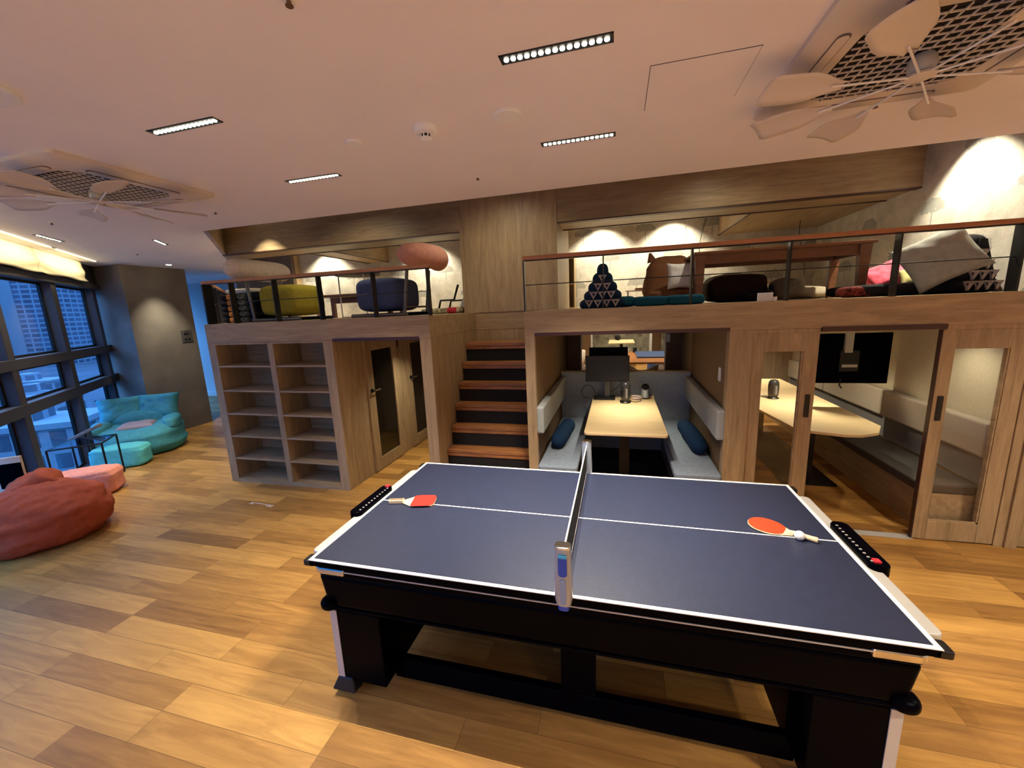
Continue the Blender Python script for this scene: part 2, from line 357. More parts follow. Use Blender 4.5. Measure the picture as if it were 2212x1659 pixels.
# main ceiling around the slot above the mezzanine
struct('ceiling', MB().prism([(4.6, -3), (4.6, YF), (-4.39, YF), (-7.84, YB), (-8.99, 8.3), (-11.95, 8.3), (-0.65, -3)], ZC, ZC + 0.12), CEIL, label='warm white painted main ceiling', cat='ceiling')
struct('ceiling_mezzanine', B(-9.2, 4.6, YF - 0.02, 8.2, 3.42, 3.5), OX, label='oak panelled upper ceiling above the raised deck', cat='ceiling')
struct('wall_left_slot', MB().prism([(-4.39, YF), (-7.84, YB), (-7.78, YB), (-4.33, YF)], ZC - .002, 3.41), OX, label='slanted oak lining at the left of the ceiling slot', cat='wall')
struct('trim_1', B(-4.39, 4.6, YF - 0.02, YF, ZC + 0.001, 3.45), OX, label='lining above the front ceiling edge', cat='trim')
# bulkhead and cross beams
bk = MB().prism([(-5.74, 4.95), (-1.932, 4.95), (-1.932, 5.50), (-6.29, 5.50)], ZC + 0.001, 3.42).box(-0.698, 2.8, 4.95, 5.50, ZC + 0.001, 3.42)
struct('trim_2', bk, OX, label='long oak bulkhead hanging above the raised deck', cat='bulkhead')
struct('trim_3', MB().prism([(-5.74, 4.945), (-1.93, 4.945), (-1.93, 5.03), (-5.82, 5.03)], ZC - 0.012, ZC).box(-.70, 2.8, 4.945, 5.03, ZC - .012, ZC), MAROON, label='dark strip along the front edge of the bulkhead', cat='trim')  # thin maroon strip under the bulkhead's front edge
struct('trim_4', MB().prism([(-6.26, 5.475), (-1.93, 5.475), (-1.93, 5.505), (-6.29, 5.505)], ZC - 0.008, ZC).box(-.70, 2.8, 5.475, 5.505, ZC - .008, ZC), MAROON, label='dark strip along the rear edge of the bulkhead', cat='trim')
struct('trim_5', B(-4.65, -4.22, 5.505, YB, ZC + 0.001, 3.42), OY, label='oak cross beam above the round tray table', cat='beam')
struct('trim_6', B(1.49, 2.8, 5.505, YB, ZC + 0.001, 3.42), OY, label='wide oak soffit above the wooden table', cat='beam')
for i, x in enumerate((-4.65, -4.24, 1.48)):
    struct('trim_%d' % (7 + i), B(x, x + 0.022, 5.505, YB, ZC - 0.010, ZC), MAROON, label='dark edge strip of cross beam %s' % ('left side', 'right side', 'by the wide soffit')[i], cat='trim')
# walls
struct('wall_back', B(-6.25, 2.8, YB, YB + 0.1, ZM - 0.02, 3.45), WPX, label='wallpapered wall with grey trees behind the raised deck', cat='wall')
struct('wall_right', B(2.8, 2.92, YF + 0.02, YB + 0.1, ZM, 3.45), WPY, label='wallpapered side wall with grey trees at the right end of the deck', cat='wall')
struct('wall_right_front', B(2.92, 4.6, YF + 0.02, YF + 0.12, ZM, 3.45), WPX, label='wallpapered return wall beyond the frame', cat='wall')
struct('trim_10', B(-6.33, -6.25, YB - 0.14, YB, ZM, 3.42), OZ, label='oak jamb at the left end of the wallpaper', cat='trim')
struct('wall_rear_left', MB().prism([(-6.33, YB - 0.04), (-7.9, YB - 0.04), (-7.9, YB + 0.06), (-6.33, YB + 0.06)], ZM, 3.42), PLASTER, label='oak panel above the corridor side', cat='wall')
struct('wall_back_room', B(-0.75, 4.6, -3.1, -3.0, 0, ZC), PALE, label='pale wall behind the viewer', cat='wall')
struct('wall_right_room', B(4.6, 4.7, -3.0, 8.3, 0, 3.5), PALE, label='pale wall at the far right of the lounge', cat='wall')
struct('wall_corridor', B(-12, -8.0, 8.1, 8.2, 0, ZC), PALE, label='pale corridor wall washed in blue daylight', cat='wall')
struct('baseboard_corridor', B(-12, -8.0, 8.075, 8.1, 0, 0.10), PALE, label='skirting board of the corridor', cat='baseboard')
# plaster column
struct('wall_column', B(-8.75, -7.8, 4.87, 5.90, 0, ZC), PLASTER, label='grey brown plaster column beside the window', cat='column')
# pillar clad in oak
struct('wall_pillar', MB().box(-1.93, -0.70, 4.94, 6.1, ZM, 3.42).box(-1.93, -0.835, 4.955, 6.1, 0, ZM), OZ, label='broad oak clad pillar behind the stairs', cat='pillar')
# raised deck
deck = [(-4.62, YF), (-1.78, YF), (-1.78, 4.95), (-0.83, 4.95), (-0.83, YF), (4.6, YF), (4.6, YB + .1), (-8.07, YB + .1)]
struct('floor_mezzanine', MB().prism(deck, 1.702, ZM), OX, bevel=0.004, label='oak edged raised deck over the booths', cat='floor')
struct('floor_mezzanine_mat', MB().prism([(-4.57, YF + .1), (-1.85, YF + .1), (-1.85, 5.0), (-1.93, 5.0), (-1.93, 7.0), (-7.9, 7.0)], ZM, ZM + 0.004), OY, label='deck boards of the left lounge area', cat='floor')
# front oak frame of the deck
struct('wall_stair_left', B(-1.90, -1.78, YF + .004, 4.95, 0, 1.702), OZ, label='oak side panel left of the stairs', cat='wall')
struct('wall_booth_left', MB().box(-0.83, -0.74, YF + .004, 3.66, 0, 1.702).box(-0.83, -0.76, 3.66, 5.46, 0, 1.702), OZ, label='oak post and partition between the stairs and the booth', cat='wall')
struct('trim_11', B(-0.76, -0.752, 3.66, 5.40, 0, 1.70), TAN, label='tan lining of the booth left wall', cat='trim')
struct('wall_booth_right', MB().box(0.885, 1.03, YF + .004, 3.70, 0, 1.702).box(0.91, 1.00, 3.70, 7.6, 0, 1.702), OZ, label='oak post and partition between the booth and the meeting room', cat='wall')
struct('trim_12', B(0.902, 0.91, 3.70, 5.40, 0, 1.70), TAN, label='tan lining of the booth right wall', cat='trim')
struct('trim_13', B(-0.736, 0.884, YF - .004, YF + .05, 1.695, 1.725), MAROON, label='maroon edge strip over the booth opening', cat='trim')
struct('trim_14', B(-2.905, -1.90, YF - .004, YF + .05, 1.69, 1.722), MAROON, label='maroon edge strip over the alcove opening', cat='trim')
struct('trim_15', B(1.525, 2.30, YF - .012, YF + .03, 1.675, 1.712), MAROON, label='maroon edge strip over the sliding door opening', cat='trim')
struct('wall_alcove_back', B(-2.92, -1.90, 5.9, 6.0, 0, 1.702), OZ, label='oak end wall of the alcove', cat='wall')
struct('wall_under_left', MB().prism([(-4.60, YF + .02), (-4.52, YF + .02), (-7.99, YB + .1), (-8.07, YB + .1)], 0, 1.702), OX, label='slanted oak wall under the deck facing the corridor', cat='wall')
# stairs (seven double plank treads in front of dark risers)
st = thing('staircase', (-1.305, 3.7, 0), 'open stained pine staircase with dark risers between the oak panels', 'staircase')
for k in range(8):
    z = 1.565 - 0.2155 * k; y = 4.52 - 0.147 * k
    if z < 0.03: z = 0.06
    tr = MB().box(-0.470, 0.470, y - 3.7, y - 3.7 + (0.42 if k == 0 else 0.26), z - 0.036, z).build('tread_board', TREAD, st, bevel=0.004)
    MB().box(-0.470, 0.470, y - 3.7 + 0.004, y - 3.7 + (0.42 if k == 0 else 0.26), z - 0.074, z - 0.039).build('tread_board', TREAD, st, bevel=0.004)
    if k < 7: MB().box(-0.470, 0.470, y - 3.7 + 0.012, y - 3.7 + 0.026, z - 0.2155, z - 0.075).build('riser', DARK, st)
# lighter triangle panel on pillar foot is simply light; keep a small screw cap
# booth partition + far walls
struct('floor_booth', B(-0.752, 0.902, YF + .02, 5.40, 0.0, 0.005), plain('dark_booth_floor', (0.012, 0.010, 0.010), 0.9), label='near-black sheet on the floor under the booth table', cat='floor')  # thin near-black sheet covering the whole booth floor
pb = struct('wall_booth_partition', B(-0.745, 0.905, 5.40, 5.46, 0, 1.065), GREYF, label='low grey upholstered partition at the back of the booth', cat='partition')
struct('trim_16', B(-0.745, 0.905, 5.395, 5.465, 1.065, 1.083), OX, label='oak cap on the low partition', cat='trim')
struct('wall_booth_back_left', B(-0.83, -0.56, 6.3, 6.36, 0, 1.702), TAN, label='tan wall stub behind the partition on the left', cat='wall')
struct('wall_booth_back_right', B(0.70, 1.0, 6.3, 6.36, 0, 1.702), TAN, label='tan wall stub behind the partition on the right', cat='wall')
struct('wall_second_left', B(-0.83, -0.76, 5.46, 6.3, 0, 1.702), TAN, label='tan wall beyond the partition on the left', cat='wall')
struct('trim_17', MB().box(-0.56, -0.545, 6.29, 6.37, 0, 1.70).box(0.685, 0.70, 6.29, 6.37, 0, 1.70), SILVERP, label='pale metal edges of the far opening', cat='trim')
# sliding door facade
struct('trim_18', MB().box(1.03, 1.055, YF + .004, YF + .075, 0, 1.70).box(1.055, 1.52, YF + .004, YF + .06, 1.672, 1.70), OZ, bevel=0.002, label='stepped oak frame left of the sliding doors', cat='trim')
struct('trim_19', MB().box(2.80, 2.86, YF + .004, YF + .09, 0, 1.70).box(2.86, 2.93, YF - .01, YF + .09, 0, 1.70).box(2.30, 4.5, YF + .004, YF + .07, 1.668, 1.702), OZ, bevel=0.002, label='stepped oak frame right of the sliding doors', cat='trim')
def glass_door(name, x0, x1, y0, y1, z0, z1, st_, top, bot, handle=None, hz=1.08, lab='', gm=GLASS, edge=None):
    mb = MB().box(x0, x0 + st_[0], y0, y1, z0, z1).box(x1 - st_[1], x1, y0, y1, z0, z1).box(x0 + st_[0], x1 - st_[1], y0, y1, z1 - top, z1).box(x0 + st_[0], x1 - st_[1], y0, y1, z0, z0 + bot)
    o = struct(name, mb, OZ, label=lab, cat='door', bevel=0.002)
    ym = (y0 + y1) / 2
    B(x0 + st_[0], x1 - st_[1], ym - .003, ym + .003, z0 + bot, z1 - top).build('pane', gm, o)
    g = MB().box(x1 - st_[1] - .012, x1 - st_[1], y0 + .004, y1, z0 + bot, z1 - top).box(x0 + st_[0], x1 - st_[1], y0 + .004, ym, z0 + bot, z0 + bot + .010)
    g.build('glazing_bead', OY, o)
    if handle is not None: MB().rrect(handle, handle + .035, 0, .19, 0, .012, 0.004).build('recessed_handle', BLACKM, o, loc=(0, y0 + .006, hz - .095), rot=(R(90), 0, 0))
    if edge: B(edge - .003, edge + .002, y0 - .001, y1, z0, z1).build('edge_strip', MAROON, o)
    return o
glass_door('door_1', 1.058, 1.525, YF + .02, YF + .055, 0.01, 1.672, (0.085, 0.10), 0.15, 0.17, 1.462, 1.08, 'narrow glazed oak sliding door left of the meeting room opening')
glass_door('door_2', 2.292, 2.798, YF + .012, YF + .05, 0.01, 1.668, (0.085, 0.105), 0.14, 0.155, 2.318, 1.08, 'glazed oak sliding door right of the meeting room opening', edge=2.290)
glass_door('door_3', 2.935, 3.75, YF + .012, YF + .05, 0.01, 1.668, (0.12, 0.12), 0.14, 0.32, None, 1.08, 'oak glazed door at the far right edge')
struct('trim_20', B(1.525, 2.30, YF + .0, YF + .07, 0.0, 0.006), SILVERP, label='metal floor track of the sliding doors', cat='trim')
# meeting room shell
struct('wall_meeting_right', B(2.80, 2.88, YF + .09, 8.1, 0, 1.702), CREAMW, label='cream textured wall of the meeting room', cat='wall')
struct('wall_meeting_back', MB().box(1.0, 1.35, 7.55, 7.62, 0, 1.702).box(2.3, 2.8, 7.55, 7.62, 0, 1.702), OZ, label='oak rear wall of the meeting room', cat='wall')
struct('wall_meeting_far', B(1.40, 4.4, 10.4, 10.5, 0, 1.9), CREAMW, label='cream wall beyond the meeting room', cat='wall')
struct('wall_facade_right', B(3.75, 4.6, YF + .012, YF + .1, 0, 1.702), OZ, label='oak wall panel right of the last glazed door', cat='wall')
struct('wall_side_room', B(2.88, 4.6, 5.6, 5.7, 0, 1.702), CREAMW, label='cream rear wall of the small room behind the last glazed door', cat='wall')
struct('wall_hall_header', B(-3.1, 4.6, 8.2, 8.3, 1.9, 2.75), TAN, label='tan header wall above the opening to the far hall', cat='wall')
# alcove doors
def alcove_door(name, y0, y1, hy, lab):
    mb = MB().box(-2.935, -2.90, y0, y0 + .13, .01, 1.69).box(-2.935, -2.90, y1 - .13, y1, .01, 1.69).box(-2.935, -2.90, y0 + .13, y1 - .13, 1.525, 1.69).box(-2.935, -2.90, y0 + .13, y1 - .13, .01, .16)
    o = struct(name, mb, OZ, label=lab, cat='door', bevel=0.002)
    B(-2.925, -2.918, y0 + .13, y1 - .13, .16, 1.525).build('pane', plain('dark_mirror_glass', (0.008, 0.007, 0.005), 0.06, spec=0.7), o)
    MB().cyl((-2.90, hy, 1.04), (-2.885, hy, 1.04), .026).cyl((-2.885, hy, 1.04), (-2.85, hy, 1.04), .009).build('rose', BLACKM, o, smooth='auto')
    MB().tube([(-2.85, hy, 1.04), (-2.85, hy + .11, 1.04)], .009).build('lever_handle', BRASS, o, smooth='auto')
    return o
BRASS = plain('dull_brass', (0.22, 0.13, 0.07), 0.4, 0.6)
struct('wall_alcove_left', MB().box(-2.99, -2.92, 4.15, 5.95, 0, 1.702), OZ, label='oak side wall of the alcove', cat='wall')
alcove_door('door_4', 4.11, 4.83, 4.175, 'nearer glazed oak door on the alcove wall')
alcove_door('door_5', 5.06, 5.78, 5.13, 'farther glazed oak door on the alcove wall, half hidden')
struct('trim_21', MB().box(-2.922, -2.914, 4.85, 4.90, 1.5, 1.6).box(-2.922, -2.905, 4.835, 4.845, 1.35, 1.5).box(-2.922, -2.905, 4.835, 4.845, 0.35, 0.5), MAROON, label='hinges between the alcove doors', cat='trim')

# ---- window wall (local frame: s along the wall, d into the room)
def wbox(s0, s1, d0, d1, z0, z1, mb=None):
    mb = mb or MB(TW); return mb.box(s0, s1, d0, d1, z0, z1)
struct('wall_window_sill', wbox(-4, 13, -0.20, 0.0, -0.06, 0.06), FRAME, label='low dark sill under the windows', cat='wall')
for i, z in enumerate(((1.525, 1.64), (1.02, 1.15), (2.545, 2.64))):
    struct('trim_%d' % (22 + i), wbox(-4, 13, -0.14, (0.0, 0.0, 0.02)[i], *z), FRAME, bevel=0.004, label=('upper', 'lower', 'head')[i] + ' dark transom of the window wall', cat='trim')
wi = 1
for i in range(-2, 9):
    c = 6.35 + 1.38 * (i - 4)
    struct('trim_%d' % (30 + i), wbox(c - .065, c + .065, -0.14, -0.002, 0.06, 2.545), FRAME, bevel=0.004, label='wide dark mullion of the window wall, ' + ('behind the viewer' if i < 4 else 'nearest the left picture edge' if i == 4 else 'second from the left picture edge' if i == 5 else 'by or beyond the column'), cat='trim')
    s0, s1 = c + .065, c + 1.315
    o = struct('window_%d' % wi, wbox(s0, s1, -0.118, -0.110, 0.06, 2.545), WGLASS, label='tall glass bay of the window wall looking over the city' + (' (left of the first wide mullion)' if i == 3 else ' (between the two wide mullions)' if i == 4 else ' (narrow strip beside the column)' if i == 5 else ''), cat='window'); wi += 1
    fm = MB(TW)
    for z0, z1 in ((0.06, 1.02), (1.15, 1.525), (1.64, 2.545)):
        fm.box(s0, s0 + .03, -0.128, -0.100, z0, z1).box(s1 - .03, s1, -0.128, -0.100, z0, z1).box(s0 + .03, s1 - .03, -0.128, -0.100, z0, z0 + .03).box(s0 + .03, s1 - .03, -0.128, -0.100, z1 - .03, z1)
    fm.build('window_frame', BLACKM, o)
struct('wall_window_head', wbox(-4, 13, -0.14, -0.02, 2.64, ZC), FRAME, label='dark fascia behind the blinds', cat='wall')
# gathered roman blinds above the windows
for i in range(6):
    s0 = 8.69 - 1.42 * (i + 1); n = 28
    mb = MB(TW); vs = []; fs = []
    for a in range(n + 1):
        u = a / n
        for b_ in range(13):
            v = b_ / 12
            z = ZC - 0.002 - v * (0.292 + 0.006 * math.sin(u * 9))
            d = 0.03 + 0.035 * v ** 0.6 + 0.014 * math.sin(v * 9 + 2.2 * abs(2 * u - 1) * (1 + v)) * v * (0.35 + abs(2 * u - 1)) 
            vs.append((s0 + u * 1.415, d, z))
    for a in range(n):
        for b_ in range(12):
            q = a * 13 + b_; fs.append((q, q + 13, q + 14, q + 1))
    mb.add(vs, fs)
    o = mb.build('roman_blind', CURT, smooth=True)
    sm = o.modifiers.new('thick', 'SOLIDIFY'); sm.thickness = 0.008
    tag(o, ['cream gathered blind drawn up nearest the column', 'cream gathered blind at the left picture edge'][min(i, 1)] if i < 2 else 'cream gathered blind further along the windows, number %s from the column' % ('three', 'four', 'five', 'six')[i - 2], 'blind', 'gathered blinds above the windows')

# ================================================================ OUTSIDE CITY
gz = -22.0
CITYG = plain('city_ground', (0.06, 0.07, 0.09), 0.9, var=0.5, vscale=0.03)
o = B(-1400, -14, -700, 1100, gz - 0.5, gz).build('ground', CITYG); o['kind'] = 'structure'; o['label'] = 'streets and yards far below the window'; o['category'] = 'ground'
T1 = tower_mat('tower_facade', (0.22, 0.25, 0.29), (0.05, 0.06, 0.09), 5.5, 3.1); T2 = tower_mat('tower_facade_pale', (0.26, 0.29, 0.33), (0.08, 0.10, 0.13), 4.0, 3.0)
T3 = tower_mat('low_block_facade', (0.20, 0.22, 0.25), (0.04, 0.05, 0.07), 2.6, 3.0)
ROOFM = plain('roof_slab', (0.20, 0.23, 0.26), 0.8)
def building(px, py, w_, d_, h_, rot, mat, lab, name='apartment_tower', roof=True, core=False):
    r = thing(name, (px, py, gz), lab, 'building', rotz=R(rot))
    B(-w_ / 2, w_ / 2, -d_ / 2, d_ / 2, 0, h_).build('facade', mat, r)
    if core: B(-w_ * .10, w_ * .10, -d_ / 2 - .5, d_ / 2 + .5, 0, h_ + 3.5).build('stair_core', ROOFM, r)
    if roof:
        B(-w_ / 2 - .3, w_ / 2 + .3, -d_ / 2 - .3, d_ / 2 + .3, h_, h_ + .7).build('roof', ROOFM, r)
        B(-w_ * .3, w_ * .0, -d_ * .2, d_ * .2, h_ + .7, h_ + 3).build('roof_hut', mat, r)
    return r
def bear(u, v, dist):   # map a compass direction (taken from the camera) and a distance to a place in the city
    return u * dist, v * dist
building(*bear(-0.902, 0.435, 430), 62, 42, 66.0, 28, T1, 'wide residential tower with balconies outside the second window bay', core=True)
building(*bear(-0.880, 0.474, 480), 34, 30, 66, 28, T2, 'slim pale tower seen in the narrow strip beside the column')
building(*bear(-0.845, 0.52, 560), 40, 44, 90, 20, T2, 'tall pale tower behind the column side')
building(*bear(-0.958, 0.285, 430), 52, 42, 64, 32, T1, 'residential tower beyond the left picture edge')
building(*bear(-0.918, 0.400, 720), 40, 44, 92, 25, T2, 'distant tower between the two nearer towers')
random.seed(11)
ORD = ('nearest', 'second', 'third', 'fourth', 'fifth', 'last')
for i in range(5):
    for j in range(5):
        dd = 80 + j * 34; an = math.atan2(0.42, -0.91) + (i - 2) * 0.21 + (j % 2) * 0.08
        hh = random.uniform(5, 13)
        building(math.cos(an) * dd, math.sin(an) * dd, random.uniform(8.5, 11.5) * (1 + j * .10), random.uniform(7, 9) * (1 + j * .10), hh, random.uniform(10, 40), random.choice((T3, T2, T3)), 'low block among the streets below, ' + ORD[j] + ' row out, ' + ('rightmost', 'second from the right', 'middle', 'second from the left', 'leftmost')[i], 'low_block', roof=True)['group'] = 'low blocks below the window'

# cove strip between the ceiling edge and the blinds
t = thing('cove_light', (0, 0, 0), 'warm light strip in the ceiling edge washing the cream blinds', 'ceiling light')
MB(TW).box(-1, 8.6, .20, .24, ZC - .012, ZC - .001).build('channel', WHITE, t)
for k in range(5):
    q = TW @ Vector((7.95 - 1.42 * k, .26, ZC - .02)); g = TW @ Vector((7.95 - 1.42 * k, .04, ZC - .17))
    lamp('AREA', q, 1.6, (1.0, .86, .52), target=g, size=1.3, size_y=.03, parent=t, name='lamp', spread=150)

# ================================================================ CEILING OBJECTS
def linear_light(x, y, label, L=0.44, W=0.060, rot=0, power=11, n=15, em=EMW, colour=WARM, spread=88):
    t = thing('linear_downlight', (x, y, ZC), label, 'ceiling light', 'slim black linear ceiling lights', rotz=R(rot))
    MB().box(-L / 2, L / 2, -W / 2, -W / 2 + .006, -.004, .03).box(-L / 2, L / 2, W / 2 - .006, W / 2, -.004, .03).box(-L / 2, -L / 2 + .006, -W / 2, W / 2, -.004, .03).box(L / 2 - .006, L / 2, -W / 2, W / 2, -.004, .03).box(-L / 2, L / 2, -W / 2, W / 2, -.0015, .03).build('housing', BLACKM, t)
    for i in range(n):
        cx = -L / 2 + .024 + (L - .048) * i / (n - 1)
        MB().cyl((cx, .004, -.006), (cx, .004, -.001), .0095, .0105, n=14).build('lens', em, t, smooth='auto')
    for k in (-.34, 0, .34): lamp('SPOT', (L * k, 0, -.014), power / 3, colour, spot=spread, blend=1.0, size=.009, parent=t, name='lamp')
    return t
P1 = 62
linear_light(-0.241, 1.748, 'black linear ceiling light nearest the camera, above the blue table', power=P1 * 2.7)
linear_light(-0.238, 2.640, 'black linear ceiling light between the near one and the mezzanine, right of the smoke detector', power=P1 * 2.7)
linear_light(-2.132, 1.745, 'black linear ceiling light left of the smoke detector, the nearer of that column', power=P1)
linear_light(-2.117, 2.628, 'black linear ceiling light just before the left bench seats, beside the left fan unit', power=P1)
for x, y, lb in ((0.3, -2.1, 'just behind the camera'), (-0.7, -2.3, 'behind the camera on the window side'), (2.4, 0.3, 'right of the camera, the one nearer the deck'), (1.9, -1.3, 'in the far corner behind the camera'), (3.6, 1.9, 'right of the camera near the sliding doors')):  # unseen lights added so their bounce brightens the ceiling and oak front
    linear_light(x, y, 'added unseen linear ceiling light ' + lb, power=P1 * (2.4 if x < 1 else 1.9), spread=110 if x < 1 else 120)
a = linear_light(-6.05, 3.18, 'short bright ceiling light near the window blind', L=0.42, W=0.07, rot=128, power=45, n=8)
a = linear_light(-5.40, 3.86, 'short bright ceiling light in front of the plaster column', L=0.34, W=0.06, rot=128, power=50, n=8)
# wall washer by the column
t = thing('round_downlight', (-7.33, 5.30, ZC), 'small round ceiling spotlight washing the plaster column', 'ceiling light')
MB().cyl((0, 0, -.004), (0, 0, .0), .05).build('trim_ring', WHITE, t); MB().cyl((0, 0, -.007), (0, 0, -.004), .036).build('lens', EMC, t)
lamp('SPOT', (0, 0, -.02), 40, CREAM, target=None, spot=62, blend=.9, size=.03, parent=t, name='lamp').rotation_euler = (0, R(14), 0)
# smoke detector, speakers, sprinklers
t = thing('smoke_detector', (-1.008, 2.181, ZC), 'white smoke detector dome with dark slots in the middle of the ceiling', 'smoke detector')
MB().lathe([(.062, 0), (.062, -.018), (.055, -.03), (.03, -.036), (.03, -.036)], c=(0, 0, 0)).build('base', WHITE, t, smooth='auto')
MB().lathe([(.031, -.052), (.031, -.058), (.018, -.066), (.0, -.066)]).build('cap', WHITE, t, smooth='auto')
MB().lathe([(.024, -.036), (.024, -.052)], n=16).build('sensor_core', BLACKM, t)
mb = MB()
for k in range(8):
    an = k * math.pi / 4; mb.tube([(.028 * math.cos(an), .028 * math.sin(an), -.034), (.028 * math.cos(an), .028 * math.sin(an), -.054)], .004, 6)
mb.build('vane', WHITE, t)
for x, y, r_, lab in ((-.553, 2.197, .072, 'larger white round speaker cover right of the smoke detector'), (-1.472, 2.209, .047, 'smaller white round cover left of the smoke detector')):
    t = tag(MB().lathe([(r_, 0), (r_, -.006), (r_ * .92, -.012), (0.001, -.016)], n=40).build('ceiling_speaker', WHITE, smooth='auto', loc=(x, y, ZC)), lab, 'ceiling speaker')
for x, y, lab in ((-1.022, 3.066, 'tiny ceiling sprinkler before the pillar'), (-3.546, 3.056, 'tiny ceiling sprinkler right of the left fan unit'), (1.31, 2.76, 'tiny ceiling sprinkler below the right fan unit'), (-1.002, 1.235, 'ceiling sprinkler cut by the top picture edge'), (-5.15, 2.75, 'tiny ceiling sprinkler left of the left fan unit'), (-6.50, 4.31, 'tiny ceiling sprinkler before the plaster column')):
    t = thing('sprinkler', (x, y, ZC), lab, 'sprinkler', 'ceiling sprinklers')
    MB().lathe([(.024, 0), (.024, -.003), (.012, -.005)], n=20).build('escutcheon', WHITE, t, smooth='auto')
    MB().cyl((0, 0, -.004), (0, 0, -.014), .007).cyl((0, 0, -.016), (0, 0, -.019), .012).build('sprinkler_head', plain('dull_bronze', (.2, .12, .08), .4, .7), t, smooth='auto')
t = thing('round_air_diffuser', (-2.56, 1.20, ZC), 'round ceiling air diffuser ring cut by the left picture edge', 'air vent')
MB().lathe([(.150, .0), (.150, -.010), (.135, -.016), (.112, -.012)], n=48).build('outer_ring', WHITE, t, smooth='auto')
MB().lathe([(.125, -.001), (.125, -.006), (.0, -.006)], n=48).build('gap', PURP, t, smooth='auto')
MB().lathe([(.088, -.004), (.088, -.018), (.05, -.022), (.0, -.023)], n=48).build('centre_disc', WHITE, t, smooth='auto')
t = thing('ceiling_access_hatch', (.337, 2.197, ZC), 'square flush access hatch outlined by a thin dark gap beside the right fan unit', 'access hatch')
MB().box(-.211, .211, -.205, .205, -.0012, .0).build('gap_frame', DARK, t); MB().box(-.2085, .2085, -.2025, .2025, -.003, .0).build('panel', CEIL, t)

# cassette air conditioner with a fan below
def lattice(w_, h_, r_, step, th, z0, z1):
    mb = MB(); 
    def inside(x, y): 
        dx = max(abs(x) - (w_ - r_), 0); dy = max(abs(y) - (h_ - r_), 0); return dx * dx + dy * dy < r_ * r_
    for ang in (0, 90):
        c_, s_ = math.cos(R(ang)), math.sin(R(ang)); nn = int(1.2 * w_ / step)
        for i in range(-nn, nn + 1):
            off = i * step; ts = [tt * .01 for tt in range(-int(w_ * 150), int(w_ * 150) + 1) if inside(-s_ * off + c_ * tt * .01, c_ * off + s_ * tt * .01)]
            if len(ts) < 2: continue
            a_, b_ = ts[0], ts[-1]; p = []
            for u, v in ((a_, -th), (b_, -th), (b_, th), (a_, th)): p.append((c_ * u - s_ * (off + v), s_ * u + c_ * (off + v)))
            mb.prism(p, z0, z1)
    return mb
ACW = plain('air_unit_plastic', (0.70, 0.62, 0.57), 0.5, spec=0.3)
def ac_unit(x, y, label, a0, flabel):
    t = thing('ceiling_air_conditioner', (x, y, ZC), label, 'air conditioner', 'square ceiling air conditioners')
    # ring plate
    o_, i_ = .485, .31
    mb = MB()
    n = 48
    def sq(r_, h_, q_): 
        pts = []
        for cx, cy, a in ((h_ - q_, h_ - q_, 0), (-h_ + q_, h_ - q_, 90), (-h_ + q_, -h_ + q_, 180), (h_ - q_, -h_ + q_, 270)):
            for k in range(12): an = R(a + 90 * k / 11); pts.append((cx + q_ * math.cos(an), cy + q_ * math.sin(an)))
        return pts
    rings = [(sq(0, .485, .03), 0.0), (sq(0, .485, .03), -.022), (sq(0, .47, .04), -.032), (sq(0, .42, .08), -.040), (sq(0, .33, .12), -.044), (sq(0, .315, .12), -.036), (sq(0, .315, .12), -.002)]
    vs = []; fs = []
    for pts, z in rings: vs += [(px_, py_, z) for px_, py_ in pts]
    for k in range(len(rings) - 1):
        for j in range(n): fs.append((k * n + j, k * n + (j + 1) % n, (k + 1) * n + (j + 1) % n, (k + 1) * n + j))
    mb.add(vs, fs); mb.build('panel', ACW, t, smooth='auto')
    MB().box(-.316, .316, -.316, .316, -.032, -.002).build('filter', DARK, t)
    lattice(.317, .317, .12, .046, .0026, -.0415, -.036).build('grille', ACW, t)
    for k in range(4):
        c_ = MB(Matrix.Rotation(R(90 * k), 4, 'Z'))
        c_.rrect(.362, .408, -.27, .27, -.0455, -.0405, .022).build('air_slot', plain('slot_dark', (.16, .12, .11), .7), t)
        MB(Matrix.Rotation(R(90 * k), 4, 'Z')).rrect(.366, .406, -.262, .262, -.0475, -.0415, .02).build('louvre', ACW, t)
    # fan hangs from it
    f = thing('ceiling_fan', (x, y, ZC - .06), flabel, 'fan', 'white petal fans under the air conditioners')
    MB().lathe([(.034, .02), (.046, .0), (.046, -.03), (.038, -.045), (.020, -.052)], n=32).build('motor', SILVERP, f, smooth='auto')
    MB().lathe([(.05, -.052), (.052, -.062), (.03, -.068), (.001, -.07)], n=32).build('hub', ACW, f, smooth='auto')
    for k in range(8):
        T = Matrix.Rotation(R(a0 + 45 * k), 4, 'Z')
        rod = MB(T).cyl((.04, 0, -.060), (.34, 0, -.068), .0045, n=8).build('blade_rod', WHITE, f, smooth='auto')
        P = Matrix.Rotation(R(14), 4, 'X'); mb = MB(T); nu, nv = 12, 6; vs = []; fs = []
        for i in range(nu + 1):
            u = i / nu; wd = .022 + .062 * math.sin(min(1, u * 1.8) * math.pi / 2) ** 1.5; wd *= (1 - max(0, (u - .86) / .14) ** 4 * .18)
            for j in range(nv + 1):
                v = -1 + 2 * j / nv; pt = P @ Vector((0, v * wd, .010 * (1 - v * v))); vs.append((.29 + .32 * u, pt.y, -.066 + pt.z))
        for i in range(nu):
            for j in range(nv): q_ = i * (nv + 1) + j; fs.append((q_, q_ + nv + 1, q_ + nv + 2, q_ + 1))
        mb.add(vs, fs); pd = mb.build('petal', ACW, rod, smooth=True)
        sm = pd.modifiers.new('thick', 'SOLIDIFY'); sm.thickness = 0.003
ac_unit(1.19, 2.205, 'square ceiling air conditioner with dark mesh at the top right', 10, 'eight petalled white fan turning below the mesh at the top right')
